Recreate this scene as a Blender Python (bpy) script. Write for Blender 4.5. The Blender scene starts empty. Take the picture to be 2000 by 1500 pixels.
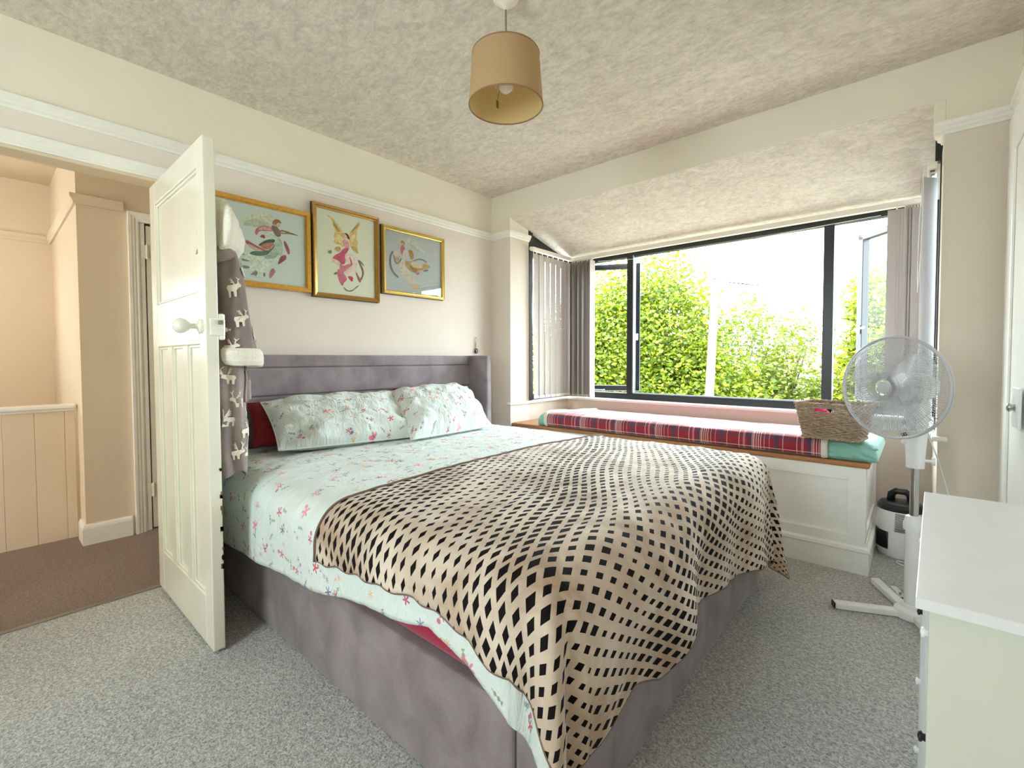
import bpy, math, random
import numpy as np
from mathutils import Vector, Matrix, noise
random.seed(7)
S = bpy.context.scene
col = S.collection
PI = math.pi

# ---------------------------------------------------------------- camera, sky, exposure
cam_data = bpy.data.cameras.new('camera')
cam = bpy.data.objects.new('camera', cam_data); col.objects.link(cam)
cam_data.sensor_fit = 'HORIZONTAL'; cam_data.sensor_width = 36.0
cam_data.lens = 903.8 / 2000 * 36
cam_data.shift_y = -19.0 / 2000
cam_data.clip_start = 0.02; cam_data.clip_end = 300
_R = Matrix(((0.75310388, -0.01891828, 0.65762956), (0.65789592, 0.02581617, -0.75266625), (-0.00273832, 0.99948768, 0.03188852)))
cam.matrix_world = Matrix.Translation((2.7327, 0, 1.09)) @ _R.to_4x4()
S.camera = cam

world = bpy.data.worlds.new('world'); S.world = world; world.use_nodes = True
bg = world.node_tree.nodes['Background']
bg.inputs[0].default_value = (0.86, 0.93, 1.0, 1); bg.inputs[1].default_value = 16.0

sun_d = bpy.data.lights.new('sun', 'SUN'); sun_d.energy = 12.0; sun_d.angle = math.radians(1.0); sun_d.color = (1.0, .94, .8)
sun = bpy.data.objects.new('sun', sun_d); col.objects.link(sun)
sun.rotation_euler = Vector((0.35, 1.0, -1.15)).to_track_quat('-Z', 'Y').to_euler()

def area(name, loc, aim, sx, sy, power, color=(1, 1, 1), portal=False, spread=180):
    d = bpy.data.lights.new(name, 'AREA'); d.shape = 'RECTANGLE'; d.size = sx; d.size_y = sy
    d.energy = power; d.color = color; d.spread = math.radians(spread)
    o = bpy.data.objects.new(name, d); col.objects.link(o); o.location = loc
    o.rotation_euler = (Vector(aim) - Vector(loc)).to_track_quat('-Z', 'Y').to_euler()
    if portal: d.cycles.is_portal = True
    return o
area('daylight_bay_portal', (1.5, 3.95, 1.4), (1.5, 0, 1.4), 2.7, 1.45, 1, portal=True)
area('daylight_rear_portal', (1.6, -1.66, 1.5), (1.6, 0, 1.5), 1.0, 1.1, 1, portal=True)
area('daylight_stair_portal', (-2.54, -.62, 1.5), (0, -.62, 1.5), 0.7, 0.7, 1, portal=True)

S.view_settings.view_transform = 'Standard'; S.view_settings.look = 'None'
S.view_settings.gamma = 1.0; S.view_settings.use_curve_mapping = False
S.view_settings.exposure = 0.32
S.cycles.max_bounces = 10; S.cycles.diffuse_bounces = 6; S.cycles.transparent_max_bounces = 16
S.cycles.caustics_reflective = False; S.cycles.caustics_refractive = False
S.cycles.use_denoising = True
S.cycles.sample_clamp_indirect = 8

# ---------------------------------------------------------------- helpers
def lin(c):
    return tuple(((v / 255) / 12.92 if v / 255 <= 0.04045 else ((v / 255 + 0.055) / 1.055) ** 2.4) for v in c) + (1,)

class N:
    """small node-graph writer"""
    def __init__(s, name):
        s.m = bpy.data.materials.new(name); s.m.use_nodes = True
        s.t = s.m.node_tree; s.b = s.t.nodes['Principled BSDF']; s.out = s.t.nodes['Material Output']
    def n(s, ty, **k):
        nd = s.t.nodes.new(ty)
        for a, v in k.items(): setattr(nd, a, v)
        return nd
    def put(s, sock, v):
        if v is None: return
        if isinstance(v, bpy.types.NodeSocket): s.t.links.new(v, sock)
        else:
            if isinstance(v, (tuple, list)) and sock.type == 'VECTOR': v = tuple(v)[:3]
            sock.default_value = v
    def ma(s, op, a, b=None, c=None, clamp=False):
        nd = s.n('ShaderNodeMath', operation=op, use_clamp=clamp)
        s.put(nd.inputs[0], a); s.put(nd.inputs[1], b); s.put(nd.inputs[2], c)
        return nd.outputs[0]
    def vm(s, op, a, b=None):
        nd = s.n('ShaderNodeVectorMath', operation=op)
        s.put(nd.inputs[0], a)
        if b is not None: s.put(nd.inputs[1] if op != 'SCALE' else nd.inputs[3], b)
        return nd.outputs['Value'] if op in ('LENGTH', 'DOT_PRODUCT') else nd.outputs[0]
    def mix(s, f, a, b):
        nd = s.n('ShaderNodeMix', data_type='RGBA')
        s.put(nd.inputs[0], f); s.put(nd.inputs[6], a); s.put(nd.inputs[7], b)
        return nd.outputs[2]
    def co(s, kind='Object'): return s.n('ShaderNodeTexCoord').outputs[kind]
    def sep(s, v):
        nd = s.n('ShaderNodeSeparateXYZ'); s.put(nd.inputs[0], v); return nd.outputs
    def comb(s, x, y, z=0.0):
        nd = s.n('ShaderNodeCombineXYZ'); s.put(nd.inputs[0], x); s.put(nd.inputs[1], y); s.put(nd.inputs[2], z); return nd.outputs[0]
    def noi(s, v, scale, detail=2, rough=.5, dist=0.0):
        nd = s.n('ShaderNodeTexNoise'); s.put(nd.inputs['Vector'], v); nd.inputs['Scale'].default_value = scale
        nd.inputs['Detail'].default_value = detail; nd.inputs['Roughness'].default_value = rough
        nd.inputs['Distortion'].default_value = dist
        return nd.outputs
    def ramp(s, f, stops):
        nd = s.n('ShaderNodeValToRGB'); s.put(nd.inputs[0], f); e = nd.color_ramp.elements
        while len(e) < len(stops): e.new(.5)
        for i, (p, c) in enumerate(stops): e[i].position = p; e[i].color = c
        return nd.outputs[0]
    def mapr(s, v, a, b, c=0.0, d=1.0):
        nd = s.n('ShaderNodeMapRange'); s.put(nd.inputs[0], v)
        for i, q in enumerate((a, b, c, d)): s.put(nd.inputs[i + 1], q)
        return nd.outputs[0]
    def bump(s, h, strength=.3, dist=.01):
        nd = s.n('ShaderNodeBump'); nd.inputs['Strength'].default_value = strength; nd.inputs['Distance'].default_value = dist
        s.put(nd.inputs['Height'], h); s.put(s.b.inputs['Normal'], nd.outputs[0]); return nd
    def base(s, c): s.put(s.b.inputs['Base Color'], c)
    def rough(s, r): s.put(s.b.inputs['Roughness'], r)

def plain(name, c, rough=.6, metal=0.0, var=.06, nscale=12, bscale=0, bstr=.2, bdist=.002, sheen=0, spec=None, coat=0):
    m = N(name); co = m.co()
    c = lin(c)
    n = m.noi(co, nscale, 3)[0]
    lo = tuple(v * (1 - var) for v in c[:3]) + (1,); hi = tuple(min(1, v * (1 + var)) for v in c[:3]) + (1,)
    m.base(m.mix(m.mapr(n, .3, .7), lo, hi)); m.rough(rough); m.b.inputs['Metallic'].default_value = metal
    if bscale: m.bump(m.noi(co, bscale, 2)[0], bstr, bdist)
    if sheen: m.b.inputs['Sheen Weight'].default_value = sheen
    if spec is not None: m.b.inputs['Specular IOR Level'].default_value = spec
    if coat: m.b.inputs['Coat Weight'].default_value = coat
    return m.m

def no_par(loc): return Matrix.Translation((-loc[0], -loc[1], -loc[2]))

class MB:
    def __init__(s, xf=None): s.v = []; s.f = []; s.mi = []; s.uv = {}; s.xf = xf
    def add(s, vs, fs, mi=0, uvs=None):
        o = len(s.v)
        if s.xf is not None: vs = [s.xf @ Vector(p) for p in vs]
        s.v += [tuple(p) for p in vs]
        if uvs is not None:
            for i, u in enumerate(uvs): s.uv[o + i] = u
        for f in fs: s.f.append(tuple(i + o for i in f)); s.mi.append(mi)
        return s
    def box(s, x0, x1, y0, y1, z0, z1, mi=0):
        return s.add([(x0, y0, z0), (x1, y0, z0), (x1, y1, z0), (x0, y1, z0), (x0, y0, z1), (x1, y0, z1), (x1, y1, z1), (x0, y1, z1)],
                     [(0, 3, 2, 1), (4, 5, 6, 7), (0, 1, 5, 4), (1, 2, 6, 5), (2, 3, 7, 6), (3, 0, 4, 7)], mi)
    def obox(s, c, ax, ay, az, mi=0):
        """oriented box: centre and three half-axis vectors"""
        c, ax, ay, az = map(Vector, (c, ax, ay, az)); vs = []
        for k in (-1, 1):
            for i, j in ((-1, -1), (1, -1), (1, 1), (-1, 1)): vs.append(c + ax * i + ay * j + az * k)
        return s.add(vs, [(0, 3, 2, 1), (4, 5, 6, 7), (0, 1, 5, 4), (1, 2, 6, 5), (2, 3, 7, 6), (3, 0, 4, 7)], mi)
    def tube(s, pts, r, n=8, closed=False, mi=0, cap=True, flat=None):
        pts = [Vector(p) for p in pts]; m = len(pts); vs = []; fs = []
        up = Vector((0, 0, 1)); prev = None
        for i, p in enumerate(pts):
            if closed: t = pts[(i + 1) % m] - pts[i - 1]
            else: t = pts[min(i + 1, m - 1)] - pts[max(i - 1, 0)]
            t.normalize()
            if prev is None:
                a = up if abs(t.z) < .9 else Vector((1, 0, 0)); u = t.cross(a).normalized()
            else:
                u = prev - t * prev.dot(t)
                if u.length < 1e-6: u = t.cross(up)
                u.normalize()
            prev = u; w = t.cross(u); rr = r[i] if isinstance(r, (list, tuple)) else r
            for k in range(n):
                an = 2 * PI * k / n; vs.append(p + u * math.cos(an) * rr + w * math.sin(an) * rr * (flat or 1))
        for i in range(m if closed else m - 1):
            j = (i + 1) % m
            for k in range(n): fs.append((i * n + k, i * n + (k + 1) % n, j * n + (k + 1) % n, j * n + k))
        if not closed and cap: fs.append(tuple(reversed(range(n)))); fs.append(tuple(range((m - 1) * n, m * n)))
        return s.add(vs, fs, mi)
    def lathe(s, prof, c=(0, 0, 0), n=32, mi=0, axis=None, capb=True, capt=True):
        """prof: list of (radius, height) ; axis: direction vector"""
        q = Vector(axis).normalized().to_track_quat('Z', 'Y') if axis is not None else None
        vs = []; fs = []; c = Vector(c)
        for r, h in prof:
            for k in range(n):
                v = Vector((r * math.cos(2 * PI * k / n), r * math.sin(2 * PI * k / n), h))
                if q is not None: v = q @ v
                vs.append(c + v)
        for i in range(len(prof) - 1):
            for k in range(n): fs.append((i * n + k, i * n + (k + 1) % n, (i + 1) * n + (k + 1) % n, (i + 1) * n + k))
        if capb: fs.append(tuple(reversed(range(n))))
        if capt: fs.append(tuple(range((len(prof) - 1) * n, len(prof) * n)))
        return s.add(vs, fs, mi)
    def grid(s, fn, nu, nv, cu=False, cv=False, mi=0, uvfn=None):
        vs = []; uvs = []
        for i in range(nu if cu else nu + 1):
            for j in range(nv if cv else nv + 1):
                vs.append(fn(i / nu, j / nv)); uvs.append(uvfn(i / nu, j / nv) if uvfn else (i / nu, j / nv))
        W = nv if cv else nv + 1; H = nu if cu else nu + 1; fs = []
        for i in range(nu):
            for j in range(nv): fs.append((i * W + j, ((i + 1) % H) * W + j, ((i + 1) % H) * W + (j + 1) % W, i * W + (j + 1) % W))
        return s.add(vs, fs, mi, uvs)
    def sweep(s, prof, path, mi=0, cap=True):
        """prof: list of (side, up) offsets; path: list of (point, side-vector, up-vector)"""
        n = len(prof); vs = []; fs = []
        for p, a, b in path:
            for x, y in prof: vs.append(Vector(p) + Vector(a) * x + Vector(b) * y)
        for i in range(len(path) - 1):
            for k in range(n): fs.append((i * n + k, i * n + (k + 1) % n, (i + 1) * n + (k + 1) % n, (i + 1) * n + k))
        if cap: fs.append(tuple(reversed(range(n)))); fs.append(tuple(range((len(path) - 1) * n, len(path) * n)))
        return s.add(vs, fs, mi)
    def build(s, name, mats, parent=None, smooth=False, bevel=0, kind=None, fixn=True, solid=0, segs=2):
        me = bpy.data.meshes.new(name); me.from_pydata(s.v, [], s.f)
        if not isinstance(mats, (list, tuple)): mats = [mats]
        for m in mats: me.materials.append(m)
        me.polygons.foreach_set('material_index', s.mi)
        if s.uv:
            ul = me.uv_layers.new(name='UVMap')
            for l in me.loops: ul.data[l.index].uv = s.uv.get(l.vertex_index, (0, 0))
        if fixn:
            import bmesh
            bm = bmesh.new(); bm.from_mesh(me); bmesh.ops.recalc_face_normals(bm, faces=bm.faces); bm.to_mesh(me); bm.free()
        if smooth:
            me.polygons.foreach_set('use_smooth', [True] * len(me.polygons))
        me.update()
        o = bpy.data.objects.new(name, me); col.objects.link(o)
        if smooth == 'auto':
            md = o.modifiers.new('edges', 'EDGE_SPLIT'); md.split_angle = math.radians(35)
        if solid:
            md = o.modifiers.new('thickness', 'SOLIDIFY'); md.thickness = solid; md.offset = -1
        if bevel:
            md = o.modifiers.new('bevel', 'BEVEL'); md.width = bevel; md.segments = segs; md.limit_method = 'ANGLE'; md.angle_limit = math.radians(40)
        if parent is not None: setpar(o, parent)
        if kind: o['kind'] = kind
        return o

WLOC = {}
def wloc(o):
    return WLOC.get(o.name, Vector((0, 0, 0)))
def setpar(o, p):
    o.parent = p; o.matrix_parent_inverse = no_par(wloc(p)); return o
def tag(o, label, cat, group=None, kind=None):
    o['label'] = label
    if cat: o['category'] = cat
    if group: o['group'] = group
    if kind: o['kind'] = kind
    return o
def thing(name, loc, label, cat, group=None):
    o = bpy.data.objects.new(name, None); col.objects.link(o); o.location = loc; o.empty_display_size = .05
    WLOC[o.name] = Vector(loc)
    return tag(o, label, cat, group)
def struct(o, label): o['kind'] = 'structure'; o['label'] = label; return o
def boxo(name, x0, x1, y0, y1, z0, z1, mat, parent=None, bevel=.003):
    return MB().box(x0, x1, y0, y1, z0, z1).build(name, mat, parent, bevel=bevel)
def lerp(a, b, t): return a + (b - a) * t
def interp(x, tab):
    if x <= tab[0][0]: return tab[0][1]
    for (a, p), (b, q) in zip(tab, tab[1:]):
        if x <= b: return p + (q - p) * (x - a) / (b - a)
    return tab[-1][1]
def nz(x, y, z=0.0): return noise.noise(Vector((x, y, z)))
def smooth01(t): t = max(0, min(1, t)); return t * t * (3 - 2 * t)

# ---------------------------------------------------------------- materials
def wallmat(name, c, bs=.25):
    m = N(name); co = m.co()
    n = m.noi(co, 1.7, 3)[0]; c = lin(c)
    m.base(m.mix(m.mapr(n, .3, .7), tuple(v * .96 for v in c[:3]) + (1,), c)); m.rough(.85)
    m.bump(m.ma('ADD', m.noi(co, 260, 2)[0], m.ma('MULTIPLY', m.noi(co, 14, 3)[0], 3.0)), bs, .0015)
    return m.m
M_upper = wallmat('cream frieze paint', (238, 230, 213))
M_lower = wallmat('pale pinkish wallpaper', (231, 220, 208))
M_pier = wallmat('stone coloured wallpaper', (222, 211, 196))
M_land = wallmat('landing beige paint', (220, 203, 176))
M_seatwall = wallmat('blush paint below sill', (222, 206, 193))
def ceilmat():
    m = N('artex ceiling'); co = m.co()
    st = m.vm('MULTIPLY', co, (1.0, 1.6, 1.0))
    sw = m.noi(st, 9, 8, .72, 1.0)[0]; sw2 = m.noi(st, 34, 6, .7, .6)[0]
    h = m.ma('ADD', m.mapr(sw, .35, .65), m.ma('MULTIPLY', sw2, .8))
    c = m.mix(m.ma('ADD', m.ma('MULTIPLY', m.mapr(sw2, .38, .62), .5), m.ma('MULTIPLY', m.mapr(sw, .38, .62), .5)), lin((200, 190, 177)), lin((240, 230, 215)))
    m.base(c); m.rough(.8); m.bump(h, .55, .006)
    return m.m
M_ceil = ceilmat()
M_white = plain('white gloss paint', (238, 236, 226), .3, var=.03, bscale=30, bstr=.06)
M_doorp = plain('cream gloss door paint', (233, 230, 212), .22, var=.03, nscale=5, bscale=10, bstr=.05, bdist=.003, coat=.12)
M_sillw = plain('white sill paint', (244, 242, 236), .3, var=.02)
M_black = plain('black window frame', (22, 22, 26), .35, var=.1)
M_bar = plain('bright aluminium casement edge', (150, 165, 182), .35, var=.04)

def carpet(name, c1, c2, scale=170):
    m = N(name); co = m.co()
    a = m.noi(co, scale, 3, .7)[0]; b = m.noi(co, 2.2, 4, .6)[0]; d = m.noi(co, 85, 4, .7, .8)[0]
    f = m.ma('ADD', m.ma('MULTIPLY', m.mapr(a, .38, .62), .42), m.ma('ADD', m.ma('MULTIPLY', m.mapr(b, .3, .7), .14), m.ma('MULTIPLY', m.mapr(d, .40, .60), .50)))
    m.base(m.mix(f, lin(c1), lin(c2))); m.rough(.95); m.b.inputs['Specular IOR Level'].default_value = .1
    m.b.inputs['Sheen Weight'].default_value = .25
    m.bump(m.ma('ADD', a, d), .9, .008)
    return m.m
M_carpet = carpet('grey twist pile carpet', (126, 125, 122), (238, 236, 232))
M_carpet2 = carpet('brown landing carpet', (112, 88, 78), (160, 134, 120), 140)

def velvet(name, c1, c2):
    m = N(name); co = m.co()
    st = m.vm('MULTIPLY', co, (1, 1, .8))
    a = m.noi(st, 7, 4, .5, .5)[0]; f = m.mapr(m.noi(co, 300, 3, .7)[0], .35, .65)
    m.base(m.mix(m.ma('ADD', m.ma('MULTIPLY', m.mapr(a, .35, .65), .7), m.ma('MULTIPLY', f, .3)), lin(c1), lin(c2)))
    m.rough(.85); m.b.inputs['Sheen Weight'].default_value = .5; m.b.inputs['Sheen Roughness'].default_value = .4
    m.bump(f, .25, .001); return m.m
M_velvet = velvet('mauve grey plush upholstery', (114, 103, 107), (156, 144, 148))
M_seam = plain('dark upholstery seam', (78, 68, 72), .9)
M_red = plain('crimson fitted sheet cotton', (168, 12, 62), .8, bscale=300, sheen=.2)
M_redp = plain('dark red pillow cotton', (120, 12, 24), .8)

def floral(name, cbase=(222, 232, 228), seed=0.0, dens=1.0):
    m = N(name); uv = m.co('UV')
    c = lin(cbase); col_ = m.mix(m.mapr(m.noi(uv, 3, 2)[0], .3, .7), tuple(v * .97 for v in c[:3]) + (1,), c)
    def layer(scale, off):
        p = m.vm('ADD', uv, (off + seed, off * 1.7 + seed * .6, 0))
        v = m.n('ShaderNodeTexVoronoi', voronoi_dimensions='2D', feature='F1'); m.put(v.inputs['Vector'], p)
        v.inputs['Scale'].default_value = scale; v.inputs['Randomness'].default_value = .75
        d = m.vm('SUBTRACT', p, v.outputs['Position']); rnd = m.sep(v.outputs['Color'])
        sx, sy, _ = m.sep(d); r = m.vm('LENGTH', d)
        an = m.ma('ADD', m.ma('ARCTAN2', sy, sx), m.ma('MULTIPLY', rnd[2], 6.28))
        return sx, sy, r, an, rnd
    def over(f, colr):
        nonlocal col_
        col_ = m.mix(f, col_, colr)
    # leaf sprigs
    for sc, off, cc in ((8.5, 3.1, (136, 156, 122)), (7.0, 9.4, (120, 140, 118))):
        sx, sy, r, an, rnd = layer(sc, off)
        px = m.ma('MULTIPLY', r, m.ma('COSINE', an)); py = m.ma('MULTIPLY', r, m.ma('SINE', an))
        stem = m.ma('LESS_THAN', m.ma('ABSOLUTE', m.ma('SUBTRACT', py, m.ma('MULTIPLY', m.ma('MULTIPLY', px, px), 8.0))), .0011)
        lf = m.ma('LESS_THAN', m.ma('ABSOLUTE', py), m.ma('MULTIPLY', m.ma('MULTIPLY', m.ma('ABSOLUTE', m.ma('SINE', m.ma('MULTIPLY', px, 260.0))), .0062), m.ma('GREATER_THAN', px, -.012)))
        inn = m.ma('LESS_THAN', m.ma('ABSOLUTE', px), .019)
        f = m.ma('MULTIPLY', m.ma('MULTIPLY', m.ma('MAXIMUM', stem, lf), inn), m.ma('GREATER_THAN', rnd[0], .35))
        over(m.ma('MULTIPLY', f, .8), lin(cc))
    # petalled flowers
    for sc, off, k, R, pal, thr in (
        (8.2, 0.0, 5, .0185, [(0, lin((196, 62, 100))), (.3, lin((222, 120, 140))), (.5, lin((210, 70, 96))), (.7, lin((226, 150, 70))), (.85, lin((236, 130, 150)))], .35),
        (8.6, 5.3, 6, .0155, [(0, lin((98, 84, 150))), (.35, lin((128, 100, 168))), (.6, lin((110, 146, 190))), (.8, lin((90, 76, 132)))], .45),
        (10.5, 12.7, 7, .011, [(0, lin((150, 120, 180))), (.4, lin((226, 150, 165))), (.7, lin((224, 170, 90))), (.9, lin((170, 60, 100)))], .5)):
        sx, sy, r, an, rnd = layer(sc, off)
        if k >= 6:
            cs = m.ma('ADD', .5, m.ma('MULTIPLY', m.ma('COSINE', m.ma('MULTIPLY', an, float(k))), .5))
            pr_ = m.ma('MULTIPLY', m.ma('ADD', .22, m.ma('MULTIPLY', m.ma('MULTIPLY', cs, cs), .78)), R)
        else: pr_ = m.ma('MULTIPLY', m.ma('ADD', .6, m.ma('MULTIPLY', m.ma('COSINE', m.ma('MULTIPLY', an, float(k))), .4)), R)
        pr_ = m.ma('MULTIPLY', pr_, m.ma('ADD', .75, m.ma('MULTIPLY', rnd[1], .5)))
        f = m.ma('MULTIPLY', m.ma('LESS_THAN', r, pr_), m.ma('GREATER_THAN', rnd[0], thr))
        cc = m.ramp(rnd[1], pal)
        m.t.nodes[-1].color_ramp.interpolation = 'CONSTANT'
        over(m.ma('MULTIPLY', f, m.ma('ADD', .65, m.ma('MULTIPLY', rnd[2], .35))), cc)
        # a small satellite floret beside it
        dd = m.comb(m.ma('SUBTRACT', m.ma('MULTIPLY', r, m.ma('COSINE', an)), .022), m.ma('SUBTRACT', m.ma('MULTIPLY', r, m.ma('SINE', an)), .006))
        f2 = m.ma('MULTIPLY', m.ma('LESS_THAN', m.vm('LENGTH', dd), R * .38), m.ma('GREATER_THAN', rnd[0], thr + .1))
        over(m.ma('MULTIPLY', f2, .8), cc)
    m.base(col_); m.rough(.75); m.b.inputs['Sheen Weight'].default_value = .15
    m.bump(m.ma('ADD', m.noi(m.vm('MULTIPLY', uv, (1, .45, 1)), 20, 5, .6, 1.2)[0], m.ma('MULTIPLY', m.noi(uv, 500, 1)[0], .02)), .75, .016)
    return m.m
M_floral = floral('floral duvet print')
M_floral2 = floral('floral pillowcase print', seed=2.37)

def diamonds():
    m = N('beige velour with black diamonds'); uv = m.co('UV'); a, b, _ = m.sep(uv)
    w1 = m.noi(uv, 1.6, 1)[0]; w2 = m.noi(m.vm('ADD', uv, (5, 3, 0)), 1.4, 1)[0]
    # waves of the print: the lattice shears and the diamonds swell and shrink
    a2 = m.ma('ADD', a, m.ma('ADD', m.ma('MULTIPLY', m.ma('SINE', m.ma('MULTIPLY', b, 9.0)), .012), m.ma('MULTIPLY', w1, .07)))
    b2 = m.ma('ADD', b, m.ma('ADD', m.ma('MULTIPLY', m.ma('SINE', m.ma('MULTIPLY', a, 8.0)), .016), m.ma('MULTIPLY', w2, .08)))
    u = m.ma('ADD', m.ma('DIVIDE', a2, .036), m.ma('DIVIDE', b2, .072)); v = m.ma('SUBTRACT', m.ma('DIVIDE', a2, .036), m.ma('DIVIDE', b2, .072))
    fu = m.ma('ABSOLUTE', m.ma('SUBTRACT', m.ma('FRACT', u), .5)); fv = m.ma('ABSOLUTE', m.ma('SUBTRACT', m.ma('FRACT', v), .5))
    d = m.ma('MAXIMUM', fu, fv)
    cell = m.n('ShaderNodeTexWhiteNoise', noise_dimensions='2D'); m.put(cell.inputs[0], m.comb(m.ma('FLOOR', u), m.ma('FLOOR', v)))
    wave = m.ma('SINE', m.ma('ADD', m.ma('MULTIPLY', a, 11.0), m.ma('MULTIPLY', b, 5.0)))
    size = m.ma('ADD', m.ma('ADD', .205, m.ma('MULTIPLY', wave, .045)), m.ma('MULTIPLY', cell.outputs[0], .09))
    dark = m.ma('LESS_THAN', d, size)
    pile = m.noi(uv, 5, 4, .6, .5)[0]
    cc = m.mix(m.mapr(pile, .35, .65), lin((172, 148, 126)), lin((220, 204, 188)))
    m.base(m.mix(dark, cc, lin((20, 14, 15)))); m.rough(.8)
    m.put(m.b.inputs['Sheen Weight'], m.ma('MULTIPLY', m.ma('SUBTRACT', 1.0, dark), .45)); m.put(m.b.inputs['Specular IOR Level'], .15); m.b.inputs['Sheen Roughness'].default_value = .35
    f = m.noi(uv, 130, 3, .6)[0]; m.bump(m.ma('ADD', m.ma('MULTIPLY', f, .3), pile), .3, .006)
    return m.m
M_diam = diamonds()
M_diamhem = plain('taupe overlocked hem', (122, 98, 86), .9)

def plaid():
    m = N('tartan fleece'); uv = m.co('UV'); a, b, _ = m.sep(uv)
    def bands(c, period, lst, off=0.0):
        t = m.ma('FRACT', m.ma('DIVIDE', m.ma('ADD', c, off), period)); res = []
        for c0, w in lst: res.append(m.ma('LESS_THAN', m.ma('ABSOLUTE', m.ma('SUBTRACT', t, c0)), w))
        r = res[0]
        for q in res[1:]: r = m.ma('MAXIMUM', r, q)
        return r
    thin = [(.13, .007), (.17, .007), (.21, .007), (.25, .007), (.31, .004), (.63, .005), (.40, .003), (.86, .006)]
    navy = [(.06, .035), (.52, .035)]; pink = [(.105, .018), (.95, .02)]
    P = .29
    cc = lin((146, 18, 42))
    col_ = m.mix(m.ma('MULTIPLY', bands(a, P, navy), .75), cc, lin((52, 54, 84)))
    col_ = m.mix(m.ma('MULTIPLY', bands(b, P, navy, .06), .6), col_, lin((60, 62, 90)))
    col_ = m.mix(m.ma('MULTIPLY', bands(a, P, pink), .6), col_, lin((206, 140, 150)))
    col_ = m.mix(m.ma('MULTIPLY', bands(b, P, pink, .06), .5), col_, lin((206, 140, 150)))
    col_ = m.mix(m.ma('MULTIPLY', bands(a, P, thin), .78), col_, lin((226, 200, 190)))
    col_ = m.mix(m.ma('MULTIPLY', bands(b, P, [(.31, .006), (.63, .006), (.86, .006)], .06), .78), col_, lin((226, 204, 180)))
    m.base(col_); m.rough(.75); m.b.inputs['Sheen Weight'].default_value = .35; m.b.inputs['Sheen Roughness'].default_value = .5
    m.bump(m.noi(uv, 90, 3)[0], .3, .003); return m.m
M_plaid = plaid()
M_sherpa = plain('cream sherpa fleece', (236, 230, 214), .95, bscale=140, bstr=.8, bdist=.006, sheen=.4)
M_mint = plain('mint jersey sheet', (142, 198, 184), .7, var=.05, bscale=9, bstr=.3, bdist=.006, sheen=.3)
def wood():
    m = N('oiled oak'); co = m.co()
    s_ = m.vm('MULTIPLY', co, (1.2, 30, 30)); g = m.noi(s_, 3, 5, .6, .4)[0]
    m.base(m.mix(m.mapr(g, .3, .7), lin((150, 94, 52)), lin((192, 134, 84)))); m.rough(.45); return m.m
M_oak = wood()
M_seatp = plain('white satin cabinet paint', (247, 246, 242), .4, var=.02, bscale=40, bstr=.05)
def goldm(name, c, r=.32):
    m = N(name); co = m.co(); n = m.noi(co, 60, 3)[0]
    c = lin(c); m.base(m.mix(m.mapr(n, .3, .7), tuple(v * .8 for v in c[:3]) + (1,), c)); m.rough(r); m.b.inputs['Metallic'].default_value = .65
    return m.m
M_gold1 = goldm('flat gilt', (226, 176, 84)); M_gold2 = goldm('bronze gilt', (190, 146, 78)); M_gold3 = goldm('bright gilt', (240, 206, 110), .22)
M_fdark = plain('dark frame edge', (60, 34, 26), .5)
def aida(name, c):
    m = N(name); co = m.co(); c = lin(c)
    w = m.n('ShaderNodeTexChecker'); m.put(w.inputs[0], co); w.inputs['Scale'].default_value = 420
    m.base(m.mix(m.ma('MULTIPLY', w.outputs[1], .35), c, tuple(v * .88 for v in c[:3]) + (1,))); m.rough(.85); return m.m
M_aidaA = aida('blue grey stitched cloth', (196, 206, 198)); M_aidaB = aida('sage stitched cloth', (210, 212, 188)); M_aidaC = aida('dove blue stitched cloth', (192, 200, 198))
_stitch = {}
def stitch(c):
    if c not in _stitch:
        m = N('embroidery thread'); cl = tuple(v ** 2.2 for v in c) + (1,); co = m.co()
        n = m.noi(co, 90, 3, .6)[0]
        m.base(m.mix(m.mapr(n, .3, .7), tuple(v * .72 for v in cl[:3]) + (1,), tuple(min(1, v * 1.18) for v in cl[:3]) + (1,))); m.rough(.8)
        _stitch[c] = m.m
    return _stitch[c]
def glassm(name, refl=.06, tint=(1, 1, 1, 1)):
    m = N(name); t = m.t
    tr = m.n('ShaderNodeBsdfTransparent'); tr.inputs[0].default_value = tint
    gl = m.n('ShaderNodeBsdfGlossy'); gl.inputs['Roughness'].default_value = .01
    fr = m.n('ShaderNodeFresnel'); fr.inputs[0].default_value = 1.45
    mx = m.n('ShaderNodeMixShader'); m.put(mx.inputs[0], m.ma('ADD', m.ma('MULTIPLY', fr.outputs[0], .03 if refl < .1 else .32), refl * .08))
    t.links.new(tr.outputs[0], mx.inputs[1]); t.links.new(gl.outputs[0], mx.inputs[2]); t.links.new(mx.outputs[0], m.out.inputs[0])
    return m.m
M_glass = glassm('clear window glass', .0, (.94, .98, .97, 1)); M_pglass = glassm('picture glass', .25)
def trans(name, c, amount=.4, rough=.8, bs=300):
    m = N(name); co = m.co(); c = lin(c); n = m.noi(m.vm('MULTIPLY', co, (1, 1, .15)), bs, 2)[0]
    cc = m.mix(m.mapr(n, .3, .7), tuple(v * .95 for v in c[:3]) + (1,), c)
    m.base(cc); m.rough(rough)
    tl = m.n('ShaderNodeBsdfTranslucent'); m.put(tl.inputs[0], cc)
    mx = m.n('ShaderNodeMixShader'); mx.inputs[0].default_value = amount
    m.t.links.new(m.b.outputs[0], mx.inputs[1]); m.t.links.new(tl.outputs[0], mx.inputs[2]); m.t.links.new(mx.outputs[0], m.out.inputs[0])
    return m.m
M_slat = trans('warm grey blind fabric', (190, 180, 172), .10)
M_slatw = trans('pale blind fabric', (230, 228, 230), .25)
M_shade = trans('tan linen lampshade', (214, 188, 148), .45)
M_shadein = trans('pale gold shade lining', (236, 216, 160), .40)
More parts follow.
